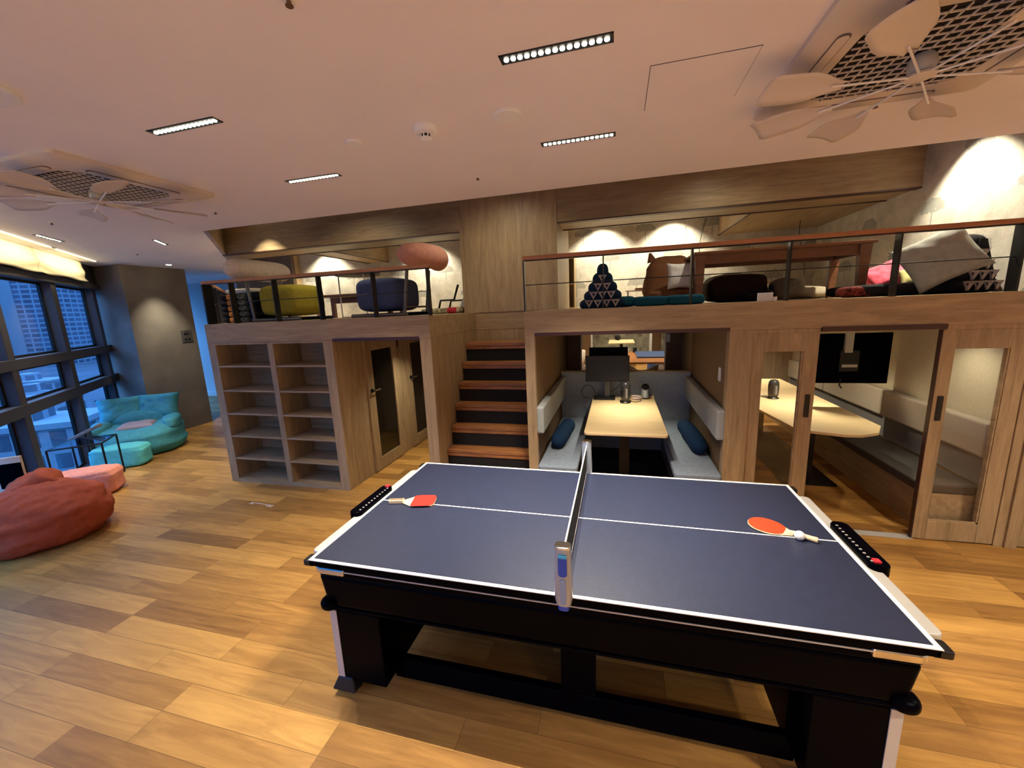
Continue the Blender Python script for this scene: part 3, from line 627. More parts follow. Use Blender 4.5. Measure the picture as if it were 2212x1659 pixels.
ac_unit(-3.52, 2.165, 'square ceiling air conditioner in violet light at the upper left', 20, 'eight petalled white fan below the mesh at the upper left')

# downlights above the deck, in the booths and the hall (all fixed to their ceilings)
def spot(x, y, z, label, power, target, ang=70, colour=CREAM, blend=.5, r_=.045):
    t = thing('round_downlight', (x, y, z), label, 'ceiling light', 'round downlights over the deck and booths')
    MB().cyl((0, 0, -.004), (0, 0, .0), r_, n=24).build('trim_ring', WHITE, t); MB().cyl((0, 0, -.007), (0, 0, -.004), r_ * .75, n=24).build('lens', EMC, t)
    v = Vector(target) - Vector((x, y, z)); l = lamp('SPOT', (0, 0, -.012), power, colour, spot=ang, blend=blend, size=.025, parent=t, name='lamp')
    l.rotation_euler = v.to_track_quat('-Z', 'Y').to_euler(); return t
for x, nm in ((-.26, 'above the triangular cushion'), (.83, 'above the brown bean bag'), (-3.36, 'above the left navy seat'), (-5.55, 'above the left yellow seat')):
    spot(x, 6.68, 3.42, 'small downlight washing the tree wallpaper ' + nm, 74, (x, 6.86, 1.9), 104)
spot(2.45, 4.32, 3.42, 'small downlight washing the side wallpaper at the right end', 98, (2.66, 4.30, 1.9), 90)
spot(-4.87, 4.60, 3.42, 'small downlight in the ceiling slot lighting the oak bulkhead', 42, (-4.87, 4.78, 1.9), 84)
for x, lb in ((-3.2, 'before the left deck'), (-1.3, 'before the oak pillar'), (1.0, 'above the right deck')):  # unseen slot lights added to brighten the pillar and bulkhead
    spot(x, 4.15, 3.42, 'added unseen downlight in the ceiling slot ' + lb, 18, (x, 4.45, 1.9), 140, blend=1.0)
spot(.09, 4.62, 1.70, 'small downlight over the booth table', 31, (.09, 4.62, 0), 92, blend=.9)
spot(1.95, 5.0, 1.70, 'small downlight over the meeting table', 34, (1.95, 5.0, 0), 125, blend=.9)
spot(1.95, 6.6, 1.70, 'small downlight over the rear of the meeting table', 30, (1.95, 6.6, 0), 130, blend=.9)
spot(2.50, 4.0, 1.70, 'small downlight over the meeting bench', 7, (2.60, 4.0, 0), 125, blend=.9)
spot(-2.40, 4.7, 1.70, 'small downlight in the alcove by the oak doors', 26, (-2.46, 4.7, 0), 120, blend=.9)
for x, y, lb in ((-.1, 9.2, 'nearest the booth'), (1.0, 10.4, 'above the long table'), (-.3, 12.6, 'before the pale far table'), (.4, 14.0, 'above the pale far table'), (-1.6, 10.5, 'at its left side'), (2.4, 9.0, 'at its right side')):
    spot(x, y, 2.6, 'downlight of the far hall ' + lb, 80, (x, y, 0), 130, blend=.9)
struct('ceiling_hall', B(-3.0, 4.4, 8.2, 16.2, 2.6, 2.7), CEIL, label='ceiling of the far hall', cat='ceiling')
struct('ceiling_under_deck', B(-3.0, 4.4, YB + .1, 8.2, 1.9, 2.0), CEIL, label='low ceiling behind the deck', cat='ceiling')

# ================================================================ TABLE (billiard base with a table tennis top)
TX0, TX1, TY0, TY1, TZ = -1.465, 1.051, 1.442, 2.716, .780
tcx, tcy = (TX0 + TX1) / 2, (TY0 + TY1) / 2
hx, hy = (TX1 - TX0) / 2, (TY1 - TY0) / 2
t = thing('table_tennis_table', (tcx, tcy, 0), 'large blue topped table tennis table on a black billiard base in the foreground', 'table')
MB().rrect(-hx, hx, -hy, hy, TZ - .030, TZ - .002, .006).build('top_board', BLACK, t, bevel=.002)
MB().box(-hx + .020, hx - .020, -hy + .020, hy - .020, TZ - .004, TZ).build('playing_surface', BLUET, t)
ln = MB()
ln.box(-hx, hx, -hy, -hy + .017, TZ - .003, TZ + .0006).box(-hx, hx, hy - .017, hy, TZ - .003, TZ + .0006).box(-hx, -hx + .017, -hy + .017, hy - .017, TZ - .003, TZ + .0006).box(hx - .017, hx, -hy + .017, hy - .017, TZ - .003, TZ + .0006)
ln.build('white_border_line', WHITEP, t)
MB().box(-hx + .017, hx - .017, -.004, .004, TZ - .003, TZ + .0007).build('white_centre_line', WHITEP, t)
# rails of the billiard base
MB().rrect(-hx + .012, hx - .012, -hy + .012, hy - .012, TZ - .085, TZ - .032, .05).build('rail', BLACK, t, bevel=.006)
for s in (-1, 1):
    MB().box(-hx + .16, hx - .16, s * (hy - .010) - .003, s * (hy - .010) + .003, TZ - .052, TZ - .047).build('silver_trim_line', SILVERP, t)
    x_ = s * (hx + .028)
    MB().rrect(x_ - .045, x_ + .045, -hy + .10, hy - .10, TZ - .07, TZ - .022, .030).build('side_rail', SILVERP, t, bevel=.008)
    # bead score counter
    c = MB().rrect(s * (hx + .068) - .040, s * (hx + .068) + .040, -.19, .20, TZ - .052, TZ + .004, .035).build('score_counter', BLACK, t, bevel=.006)
    for k in range(11): MB().box(s * (hx + .046) - .005, s * (hx + .046) + .005, -.155 + k * .030, -.155 + k * .030 + .008, TZ + .003, TZ + .007).build('score_bead', SILVERP, c)
    MB().box(s * (hx + .062) - .013, s * (hx + .062) + .013, -.165 if s > 0 else .165, (-.165 if s > 0 else .165) + .028, TZ + .003, TZ + .012).build('score_slider', REDP, c)
    for q in (-1, 1):
        cap = MB(); R0 = .055
        pts = []
        for k in range(9):
            an = R(90 * k / 8); pts.append((hx - .004 - R0 + R0 * math.cos(an), hy - .004 - R0 + R0 * math.sin(an)))
        outer = [(hx - .004, hy - .19)] + pts + [(hx - .19, hy - .004)]
        inner = [(hx - .19, hy - .03), (hx - .07, hy - .03), (hx - .03, hy - .07), (hx - .03, hy - .19)]
        cap.prism([(s * a, q * b) for a, b in outer + inner], TZ - .072, TZ - .036)
        cap.build('corner_cap', CHROME, t, bevel=.008, label='chrome corner cap')
        MB().rrect(s * (hx + .004) - .03, s * (hx + .004) + .03, q * (hy - .03) - .03, q * (hy - .03) + .03, TZ - .034, TZ - .006, .01).build('corner_clip', BLACKM, t, bevel=.004)
# apron, slightly tapering, with bull-nose foot
def taper(x0, y0, z0, x1, y1, z1): return MB().hexa([(-x0, -y0, z0), (x0, -y0, z0), (x0, y0, z0), (-x0, y0, z0)], [(-x1, -y1, z1), (x1, -y1, z1), (x1, y1, z1), (-x1, y1, z1)])
taper(hx - .050, hy - .030, .505, hx - .028, hy - .016, TZ - .085).build('apron', BLACK, t, bevel=.022, seg=4)
MB().rrect(-hx + .046, hx - .046, -hy + .026, hy - .026, .496, .512, .05).build('apron_moulding', BLACK, t, bevel=.006, seg=2)
for sx in (-1, 1):
    for sy in (-1, 1): MB().blob((sx * (hx - .060), sy * (hy - .045), .522), (.048, .048, .030), .7, .9, 24, 14).build('corner_knob', BLACK, t, smooth=True)
for sx in (-1, 1):
    for sy in (-1, 1):
        xo, yo = sx * (hx - .065), sy * (hy - .028)
        xi, yi = sx * (hx - .34), sy * (hy - .16)
        lg = MB().box(min(xo, xi), max(xo, xi), min(yo, yi), max(yo, yi), .08, .494).build('leg', BLACK, t, bevel=.006)
        MB().box(min(xo + sx * .004, xo - sx * .034), max(xo + sx * .004, xo - sx * .034), min(yo + sy * .004, yo - sy * .034), max(yo + sy * .004, yo - sy * .034), .085, .492).build('silver_leg_trim', SILVERP, lg)
        xa, xb, ya, yb = min(xo, xo - sx * .07), max(xo, xo - sx * .07), min(yo, yi), max(yo, yi)
        MB().hexa([(xa - .035, ya - .03, .032), (xb + .035, ya - .03, .032), (xb + .035, yb + .03, .032), (xa - .035, yb + .03, .032)],
                  [(xa - .006, ya - .006, .10), (xb + .006, ya - .006, .10), (xb + .006, yb + .006, .10), (xa - .006, yb + .006, .10)]).build('foot_block', BLACKM, lg, bevel=.008)
        MB().cyl((xo - sx * .05, yo - sy * .05, 0), (xo - sx * .05, yo - sy * .05, .034), .035, .028, n=20).build('leveller', BLACKM, lg, smooth='auto')
for s in (-1, 1):
    MB().box(-hx + .33, hx - .33, s * (hy - .15) - .02, s * (hy - .15) + .02, .045, .165).build('stretcher', BLACK, t, bevel=.005)
    MB().box(-.04, .12, s * (hy - .15) - .02, s * (hy - .15) + .02, .165, .50).build('centre_support', BLACK, t, bevel=.005)
for sx in (-1, 1): MB().box(sx * (hx - .35) - .02, sx * (hx - .35) + .02, -hy + .14, hy - .14, .14, .49).build('end_panel', BLACK, t)
# net with two clamped posts
nx = -.206
t = thing('table_tennis_net', (nx, tcy, TZ), 'black table tennis net with white tape clamped across the blue table', 'net')
MB().box(-.0015, .0015, -hy - .0, hy + .0, .026, .188).build('mesh', plain('net_mesh', (.012, .016, .014), .8, bump=1, bscale=500), t)
MB().box(-.003, .003, -hy - .01, hy + .01, .194, .204).build('top_tape', WHITEP, t); MB().box(-.0025, .0025, -hy - .01, hy + .01, .016, .027).build('bottom_tape', WHITEP, t)
for s in (-1, 1):
    y_ = s * (hy + .004)
    p = MB(); rings = []
    for z, wx, wy in ((-.028, .030, .022), (.0, .036, .026), (.04, .038, .027), (.14, .034, .025), (.228, .032, .023)):
        rings.append([(wx * math.copysign(abs(math.cos(a)) ** .7, math.cos(a)), y_ + wy * math.copysign(abs(math.sin(a)) ** .7, math.sin(a)), z) for a in [2 * math.pi * k / 24 for k in range(24)]])
    vs = [q for r_ in rings for q in r_]; fs = [(k * 24 + j, k * 24 + (j + 1) % 24, k * 24 + 24 + (j + 1) % 24, k * 24 + 24 + j) for k in range(4) for j in range(24)] + [tuple(range(24))[::-1], tuple(range(96, 120))]
    po = p.add(vs, fs).build('net_post', SILVER, t, smooth='auto', label='silver net post')
    MB().rrect(-.033, .033, y_ - .024, y_ + .024, .226, .238, .020).build('post_cap', CHROME, po, bevel=.003)
    MB().rrect(-.024, .024, y_ - .02, y_ + .02, -.052, -.026, .016).build('clamp', BLUEP, po, bevel=.005, label='blue clamp pad')
    yo = y_ + s * .0245
    MB(Matrix.Translation((0, yo, .160)) @ Matrix.Rotation(R(90), 4, 'X')).rrect(-.018, .018, -.050, .040, -.004, .004, .014).build('release_button', BLUEP, po, bevel=.002, label='blue release button')
    MB(Matrix.Translation((0, yo + s * .002, .198)) @ Matrix.Rotation(R(90), 4, 'X')).rrect(-.017, .017, -.004, .008, -.004, .004, .003).build('release_tab', CYANP, po, label='light blue tab')
    MB(Matrix.Translation((0, yo + s * .001, .045)) @ Matrix.Rotation(R(90), 4, 'X')).rrect(-.013, .013, -.06, .055, -.004, .004, .012).build('grip_inlay', plain('pale_blue_inlay', (.25, .36, .55), .35), po, bevel=.002)
# paddles
def outline_prism(fn, n, z0, z1): return MB().prism([fn(2 * math.pi * i / n) for i in range(n)], z0, z1)
# penhold paddle, squared head; local x from handle end (-) to head (+)
t = thing('table_tennis_paddle', (-1.236, 2.082, TZ), 'red penhold paddle with squared head at the left end of the blue table', 'paddle', rotz=R(13))
def sqh(a): 
    c_, s_ = math.cos(a), math.sin(a); return (.062 + .078 * math.copysign(abs(c_) ** .45, c_), .070 * math.copysign(abs(s_) ** .5, s_))
MB().prism([sqh(2 * math.pi * i / 48) for i in range(48)], .0008, .0030).build('under_rubber', BLACK, t)
hd = MB().prism([sqh(2 * math.pi * i / 48) for i in range(48)], .0030, .0095)
hd.prism([(-.070, -.014), (-.035, -.040), (0, -.064), (0, .064), (-.035, .040), (-.070, .014)], .0031, .0093).build('blade', PALEW, t, bevel=.001)
MB().prism([(max(-.004, x), y) for x, y in [sqh(2 * math.pi * i / 48) for i in range(48)]], .0095, .0135).build('rubber', RUBBER, t, bevel=.0008)
MB().rrect(-.155, -.058, -.017, .017, .0008, .024, .008).build('handle', PALEW, t, bevel=.004)
MB().rrect(-.148, -.062, -.010, .010, .0235, .0255, .006).build('handle_inlay', plain('cork_strip', (.22, .14, .08), .7), t)
MB().box(-.0, .12, -.0712, -.0705, .003, .0095).build('edge_tape', BLACK, t)
# shakehand paddle, oval; handle to the lower right
t = thing('table_tennis_paddle', (.816, 2.119, TZ), 'red oval shakehand paddle at the right end of the blue table with pale round handle', 'paddle', rotz=R(-31))
def ov(a):
    c_, s_ = math.cos(a), math.sin(a); return (-.070 + .088 * c_, .073 * s_ * (1 - .06 * c_))
P = [ov(2 * math.pi * i / 48) for i in range(48)]
MB().prism(P, .0008, .0035).build('under_rubber', BLACK, t)
MB().prism(P, .0035, .0092).prism([(0.0, -.045), (.045, -.015), (.045, .015), (0.0, .045)], .0036, .0090).build('blade', PALEW, t, bevel=.001)
MB().prism([(min(.006, x), y) for x, y in [(-.070 + (x + .070) * .97, y * .97) for x, y in P]], .0092, .0132).build('rubber', plain('orange_red_rubber', (.86, .045, .012), .5), t, bevel=.0008)
MB(Matrix.Translation((.030, 0, .0135)) @ Matrix.Rotation(R(90), 4, 'Y')).lathe([(.010, 0), (.0125, .02), (.0125, .085), (.014, .105), (.013, .112)], n=20).build('handle', PALEW, t, smooth='auto')
t = tag(MB().blob((0, 0, 0), (.0225, .0225, .0225), 1, 1, 28, 18).build('table_tennis_ball', WHITE, smooth=True, loc=(.866, 2.062, TZ + .0225)), 'white ball resting against the handle of the oval paddle', 'ball')

# ================================================================ BUILT-IN SHELVES AND BOOTH
t = thing('bookshelf', (-3.77, YF, 0), 'empty built-in oak shelf unit of twelve compartments under the left end of the deck', 'bookshelf')
X0, X1, DP = -.85, .85, .55
MB().box(X0, X0 + .11, -.0, .02, 0, 1.70).box(X1 - .115, X1, -.0, .02, 0, 1.70).box(X0 + .11, X1 - .115, 0, .02, 1.682, 1.70).build('face_frame', OZ, t, bevel=.001)
MB().box(X0, X0 + .02, .02, DP, 0, 1.70).build('side_panel', OZ, t); MB().box(X1 - .02, X1, .02, DP, 0, 1.70).build('side_panel', OZ, t)
MB().box(X0 + .02, X1 - .02, DP - .15, DP - .13, 0.0, 1.70).build('back_panel', OX, t)
MB().box(X0 + .085, X0 + .11, .02, DP - .15, .045, 1.682).build('inner_side', OZ, t); MB().box(X1 - .115, X1 - .095, .02, DP - .15, .045, 1.682).build('inner_side', OZ, t)
MB().box(-.0, .072, .001, DP - .15, .045, 1.682).build('divider', OZ, t, bevel=.001)
MB().box(X0 + .11, X1 - .115, -.002, DP - .15, 0.0, .045).build('plinth', OX, t)
for zz in (1.440, 1.150, .870, .592, .310):
    MB().box(X0 + .11, 0, .004, DP - .15, zz - .02, zz).build('shelf', OX, t, bevel=.001); MB().box(.072, X1 - .115, .004, DP - .15, zz - .02, zz).build('shelf', OX, t, bevel=.001)
def rpost(mb, x, y, wx, wy, z1): return mb.box(x - wx / 2, x + wx / 2, y - wy / 2, y + wy / 2, 0, z1)
def railing(name, label, x0, posts, x_a, x_b, side=None):
    t = thing(name, (x0, YF + .06, ZM), label, 'railing')
    T = None
    MB().box(x_a - x0, x_b - x0, -.028, .028, .452, .487).build('handrail', RAILW, t, bevel=.006)
    MB().box(x_a - x0 + .01, x_b - x0 - .005, -.018, .018, .444, .452).build('underrail', BLACKM, t)
    for x, wx, wy in posts: MB().box(x - x0 - wx / 2, x - x0 + wx / 2, -wy / 2, wy / 2, 0, .446).build('post', BLACKM, t)
    MB().cyl((x_a - x0 + .01, 0, .235), (x_b - x0 - .01, 0, .235), .004, n=8).build('wire', BLACKM, t)
    return t
t = railing('deck_railing', 'black steel railing with cherry handrail along the left deck', -3.2, [(-4.56, .02, .11), (-4.20, .012, .07), (-3.61, .012, .07), (-3.04, .012, .07), (-2.39, .012, .07), (-1.785, .014, .06)], -4.60, -1.755)
s_ = MB(); L = 2.4; u = (-1 / math.sqrt(2), 1 / math.sqrt(2))
def diagbox(mb, a, b, hw, z0, z1, ox, oy):
    n_ = (u[1], -u[0]); pts = []
    for l_, w_ in ((a, -hw), (b, -hw), (b, hw), (a, hw)): pts.append((ox + u[0] * l_ + n_[0] * w_, oy + u[1] * l_ + n_[1] * w_))
    return mb.prism(pts, z0, z1)
ox, oy = -4.56 + 3.2, 0
diagbox(MB(), 0, L, .026, .452, .487, ox, oy).build('handrail', RAILW, t, bevel=.006); diagbox(MB(), 0, L, .016, .444, .452, ox, oy).build('underrail', BLACKM, t)
for k in range(1, 5): diagbox(MB(), k * .58, k * .58 + .012, .03, 0, .446, ox, oy).build('post', BLACKM, t)
diagbox(MB(), 0, L, .004, .231, .239, ox, oy).build('wire', BLACKM, t)
railing('deck_railing', 'long black steel railing with cherry handrail along the right deck', 1.5, [(-.826, .012, .05), (-.124, .010, .05), (.585, .014, .06), (1.283, .014, .06), (1.975, .012, .07), (2.665, .014, .09), (3.6, .012, .07)], -.835, 4.5)

# booth benches, bolsters, table
def bench(name, x0, x1, wallx, sgn, label):
    t = thing(name, ((x0 + x1) / 2, 4.45, 0), label, 'bench', 'grey booth benches'); cx = (x0 + x1) / 2
    MB().rrect(x0 - cx, x1 - cx, -.88, .92, .385, .450, .03).build('seat_cushion', SEATF, t, bevel=.015, seg=3)
    MB().box(x0 - cx + (.03 if sgn > 0 else .07), x1 - cx - (.07 if sgn > 0 else .03), -.85, .92, 0.0, .385).build('base', GREYF if False else PURP, t)
    a, b = (wallx - cx, wallx + sgn * .075 - cx); a, b = min(a, b), max(a, b)
    y0 = -1.12 + .29
    MB().box(a, b, y0, .93, .755, 1.02).build('backrest', plain('booth_back_fabric', (.33, .36, .37), .85, bump=.6, bscale=350, var=.05, vscale=40), t, bevel=.02, seg=3)
    return t
bench('booth_bench', -.738, -.36, -.751, 1, 'grey bench on the left side of the booth with a navy bolster')
bench('booth_bench', .50, .883, .901, -1, 'grey bench on the right side of the booth with a navy bolster')
def bolster(x, y, z, r_, L, rz, rx, label):
    t = tag(MB().tube([(0, -L / 2 + i * L / 14, 0.012 * math.sin(i / 14 * 3.1)) for i in range(15)], [r_ * (1 - abs(-1 + 2 * i / 14) ** 7 * .45) for i in range(15)], 24).build('bolster_cushion', NAVY, smooth=True, loc=(x, y, z), rot=(R(rx), 0, R(rz)), bevel=0), label, 'bolster', 'navy bolsters in the booth'); return t
bolster(-.585, 4.34, .545, .085, .66, -6, 3, 'navy bolster on the left booth bench'); bolster(.765, 4.40, .545, .085, .74, 5, 3, 'navy bolster on the right booth bench')
t = thing('booth_table', (.075, 4.57, 0), 'birch topped booth table lit from above between the grey benches', 'table')
MB().rrect(-.385, .385, -.84, .78, .722, .750, .045).build('tabletop', BIRCH, t, bevel=.006)
MB().box(-.05, .05, .2, .26, 0, .722).box(-.05, .05, -.45, -.39, 0, .722).build('pedestal', BLACKM, t); MB().box(-.28, .28, -.47, .30, 0, .02).build('foot_plate', BLACKM, t)
MB().box(.10, .385, .70, .78, .750, .775).build('cable_ledge', BIRCH, t, bevel=.003)
# monitor
t = thing('computer_monitor', (-.125, 5.17, .75), 'black computer monitor on a stand at the back of the booth table', 'monitor')
T = Matrix.Translation((0, 0, .40)) @ Matrix.Rotation(R(-8), 4, 'X')
MB(T).box(-.272, .272, -.010, .018, -.165, .165).build('case', BLACKM, t, bevel=.004)
MB(T).box(-.264, .264, -.0125, -.010, -.150, .157).build('screen', SCREEN, t)
MB().box(-.032, .032, .012, .035, .01, .42).build('stand_column', plain('grey_stand', (.05, .05, .055), .4), t); MB().rrect(-.17, .10, -.06, .12, 0, .025, .01).build('stand_base', BLACKM, t, bevel=.004)
MB().box(-.05, .05, -.02, .07, .025, .04).build('stand_foot', BLACKM, t)
t = thing('monitor_shelf', (-.12, 5.31, 1.083), 'dark flat second screen top edge behind the monitor', 'monitor')
MB().box(-.24, .25, -.02, .02, .0, .325).build('case', BLACK, t, bevel=.004)
# desk heaters / power towers (identical dark capsule devices)
def capsule(name, x, y, z, h_, label, cat):
    t = thing(name, (x, y, z), label, cat)
    MB().lathe([(.062, 0), (.064, .008), (.052, .020), (.046, .026)], n=28).build('base', BLACKM, t, smooth='auto')
    MB().lathe([(.046, .026), (.056, .040), (.058, .10), (.058, h_ - .07), (.052, h_ - .03), (.035, h_ - .008), (.001, h_)], n=28).build('body', plain('glossy_grey', (.035, .033, .035), .22, .2), t, smooth='auto')
    for k in range(2): MB().cyl((-.035, -.046, h_ * .35 + k * h_ * .30), (-.037, -.054, h_ * .35 + k * h_ * .30), .016, n=16).build('socket_button', BLACKM, t, smooth='auto')
    MB().rrect(.0, .022, -.0600, -.0575, h_ * .25, h_ * .7, .0005).build('vent', PURP, t)
    return t
capsule('socket_tower', .10, 5.00, .75, .265, 'dark domed socket tower standing on the booth table before the monitor', 'socket tower')
capsule('socket_tower', 1.825, 5.35, .75, .235, 'grey domed socket tower on the meeting table behind the left door glass', 'socket tower')
t = thing('desk_bin', (.345, 5.215, .775), 'small round steel bin with slanted top on the booth table', 'bin')
mb = MB(); n = 28; vs = [(.048 * math.cos(2 * math.pi * j / n), .048 * math.sin(2 * math.pi * j / n), 0) for j in range(n)] + [(.048 * math.cos(2 * math.pi * j / n), .048 * math.sin(2 * math.pi * j / n), .135 + .035 * math.sin(2 * math.pi * j / n)) for j in range(n)]
mb.add(vs, [tuple(range(n))[::-1]] + [(j, (j + 1) % n, n + (j + 1) % n, n + j) for j in range(n)]).build('body', SILVER, t, smooth='auto')
MB().add([(x * .96, y * .96, z - .004) for x, y, z in vs[n:]], [tuple(range(n))]).build('opening', BLACKM, t)
t = tag(MB().blob((0, 0, 0), (.055, .03, .028), .7, .8, 20, 12, wr=.012, ws=30).build('tissue_packet', plain('pinkish_paper', (.7, .55, .55), .8), smooth=True, loc=(.235, 5.17, .778)), 'crumpled pink tissue packet beside the steel bin', 'tissue packet')
t = tag(MB().tube([(-.36, 5.17, .765), (-.44, 5.19, .78), (-.46, 5.19, .86), (-.40, 5.20, .93), (-.33, 5.20, .92), (-.28, 5.20, .83), (-.20, 5.20, .79), (-.12, 5.21, .78)], .004, 6).build('monitor_cable', BLACKM, smooth=True), 'looping black cable left of the booth monitor', 'cable')
t = tag(MB().tube([(.16, 5.0, .765), (.22, 5.0, .758), (.29, 5.05, .765), (.27, 5.12, .79), (.20, 5.12, .80)], .004, 6).build('tower_cable', BLACKM, smooth=True), 'short black cable curling beside the booth socket tower', 'cable')
t = tag(MB().tube([(-.08, 5.20, .84), (.0, 5.20, .90), (.05, 5.19, .97), (.06, 5.19, 1.06)], .004, 6).build('screen_cable', BLACKM, smooth=True), 'thin black cable hanging below the monitor', 'cable')
for (x, y, z, lab, sx) in ((.895, 3.915, 1.288, 'white light switch on the right wall of the booth', -1),):
    t = thing('light_switch', (x + .006, y, z), lab, 'switch'); MB().box(-.010, .0, -.035, .035, -.062, .062).build('plate', WHITE, t, bevel=.002); MB().box(-.013, -.010, -.012, .012, -.03, .03).build('rocker', WHITE, t, bevel=.001)
t = thing('light_switch', (.70, 6.33, 1.43), 'small white switch on the stub wall behind the booth', 'switch'); MB().box(.0, .05, -.037, -.029, -.06, .06).build('plate', WHITE, t, bevel=.002)

# hall behind the booth
def shell_chair(x, y, rz, label, mat=None):
    t = thing('shell_chair', (x, y, 0), label, 'chair', 'beige shell chairs beyond the partition', rotz=R(rz)); mat = mat or LEATH
    MB().box(-.22, .22, -.20, .22, .40, .44).build('seat', mat, t, bevel=.02, seg=3)
    mb = MB(); vs = []; fs = []; n = 24
    for i in range(n + 1):
        a = R(-200 + 220 * i / n); top = .86 - .20 * abs(math.cos((a + R(90)) )) ** 0 * 0 - .16 * abs(math.cos(a)) ** 2
        for z, r_ in ((.40, .22), (.6, .27), (top, .29)): vs.append((r_ * math.cos(a), -r_ * math.sin(a) * -.85, z))
    for i in range(n):
        for j in range(2): q_ = i * 3 + j; fs.append((q_, q_ + 3, q_ + 4, q_ + 1))
    o = mb.add(vs, fs).build('backrest', mat, t, smooth=True); sm = o.modifiers.new('t', 'SOLIDIFY'); sm.thickness = .025
    for sx in (-1, 1):
        for sy in (-1, 1): MB().cyl((sx * .22, sy * .2, 0), (sx * .14, sy * .14, .41), .012, .015).build('leg', TBLW, t, smooth='auto')
    return t
shell_chair(.12, 7.75, 0, 'beige shell chair behind the monitor, beyond the partition'); shell_chair(.76, 7.80, 0, 'beige shell chair beyond the partition at the right'); shell_chair(-1.05, 10.3, 60, 'pale shell chair at the far left of the hall', OFFW)
for sx, lab in ((-.60, 'left'), (.76, 'right')):
    t = thing('padded_bench', (sx, 7.1, 0), 'pinkish padded bench back beyond the partition on the ' + lab, 'bench', 'padded benches of the hall')
    MB().box(-.05, .05, -.6, .45, .4, .85).build('backrest', OFFW, t, bevel=.03, seg=4); MB().box(-.05, .05, -.6, .45, 0, .4).build('base', TAN, t)
t = thing('long_wooden_table', (.55, 9.6, 0), 'long brown wooden table in the far hall', 'table')
MB().box(-1.0, .75, -1.0, 1.0, .71, .75).build('tabletop', TREAD, t, bevel=.004)
for sx in (-.92, .68):
    for sy in (-.9, .9): MB().box(sx - .03, sx + .03, sy - .03, sy + .03, 0, .71).build('leg', TBLW, t)
t = tag(B(-.20, .62, -.55, .55, 0, .03).build('blue_game_board', plain('navy_board', (.03, .06, .15), .4), loc=(.62, 9.8, .75)), 'flat dark blue game board lying on the long wooden table', 'game board')
t = tag(MB().blob((0, 0, 0), (.12, .10, .06), .7, .8, 20, 12, wr=.01).build('tissue_box', WHITE, smooth=True, loc=(.15, 10.45, .81)), 'white tissue box on the long wooden table', 'tissue box')
t = tag(MB().cyl((0, 0, 0), (0, 0, .12), .05).build('dark_cup', BLACKM, smooth='auto', loc=(.42, 10.4, .75)), 'dark cup beside the tissue box on the long table', 'cup')
t = thing('far_booth_table', (.12, 13.6, 0), 'bright pale booth table at the far end of the hall', 'table'); MB().box(-.40, .40, -.6, .7, .72, .75).build('tabletop', BIRCH, t); MB().box(-.05, .05, -.1, .1, 0, .72).build('pedestal', BLACKM, t)
t = tag(MB().blob((0, 0, 0), (.10, .08, .09), .7, .8, 16, 10, wr=.02, ws=20).build('desk_plant_pot', DARK, smooth=True, loc=(.0, 14.1, .84)), 'dark bundle on the far pale table', 'table clutter')
for sx, lab in ((-.95, 'left'), (1.15, 'right')):
    t = thing('high_back_booth_wall', (sx, 12.9, 0), 'brown and grey booth divider at the ' + lab + ' of the far table', 'divider', 'booth dividers of the hall')
    MB().box(-.13, .13, -.05, .05, 0, 1.9).build('post', TAN, t); MB().box(-.06, .06, .05, 2.2, 0, 1.25).build('backrest', PALE, t, bevel=.03)
LEAFC = plain('leaf_curtain', (.42, .43, .34), .9, var=.5, vscale=5)
struct('wall_hall', B(-3.0, 4.4, 16.1, 16.2, 0, 2.6), LEAFC, label='leaf patterned far wall of the hall', cat='wall')
struct('wall_hall_left', B(-3.1, -3.0, 8.2, 16.2, 0, 2.6), LEAFC, label='left wall of the hall', cat='wall'); struct('wall_hall_right', B(4.4, 4.5, 8.2, 16.2, 0, 2.6), LEAFC, label='right wall of the hall', cat='wall')
struct('wall_behind_deck', MB().box(-6.4, -.83, 7.9, 8.0, 0, 2.0), TAN, label='tan wall behind the deck', cat='wall')
t = tag(B(-.35, .35, -.3, .3, 0, .45).build('blue_ottoman', plain('royal_blue_fabric', (.02, .07, .28), .8), loc=(1.2, 12.0, 0), bevel=.05, seg=3), 'royal blue ottoman at the right of the far hall', 'ottoman')

# meeting room
t = thing('meeting_table', (1.95, 5.3, 0), 'long birch meeting table with a pointed rounded end', 'table')
pts = [(1.512, 4.792), (1.597, 4.124), (1.706, 4.023), (1.916, 3.946), (2.054, 3.945), (2.218, 4.037), (2.345, 4.255), (2.36, 6.7), (1.55, 6.7), (1.44, 5.6)]
MB().prism([(x - 1.95, y - 5.3) for x, y in pts], .725, .750).build('tabletop', BIRCH, t, bevel=.003)
for yy in (-.6, .9): MB().box(-.06, .06, yy - .04, yy + .04, 0, .725).build('pedestal', BLACKM, t)
MB().box(-.25, .25, -.75, 1.05, 0, .02).build('foot_plate', BLACKM, t)  # black plate on the floor doubles as the shade under the table
t = thing('wall_bench', (2.62, 5.4, 0), 'long wall bench with beige padded backrest in the meeting room', 'bench')
MB().box(-.19, .18, -1.7, 2.0, 0, .36).build('base', OY, t)
MB().box(-.27, .10, -1.7, 2.0, .36, .44).build('seat_cushion', plain('dark_grey_seat', (.045, .038, .034), .7, bump=.2), t, bevel=.015)
for a, b in ((-1.70, -.44), (-.43, .80), (.81, 2.0)): MB().box(.085, .178, a, b, .67, .945).build('backrest_panel', LEATH, t, bevel=.02, seg=3)
MB().box(.13, .178, -1.7, 2.0, .44, .67).build('back_band', plain('grey_band', (.17, .16, .15), .7), t)
t = thing('television', (2.40, 4.95, 1.27), 'black flat television on a ceiling bracket, its back turned to the doors', 'television')
MB().box(-.42, .32, -.02, .02, -.25, .28).build('case', BLACK, t, bevel=.004)
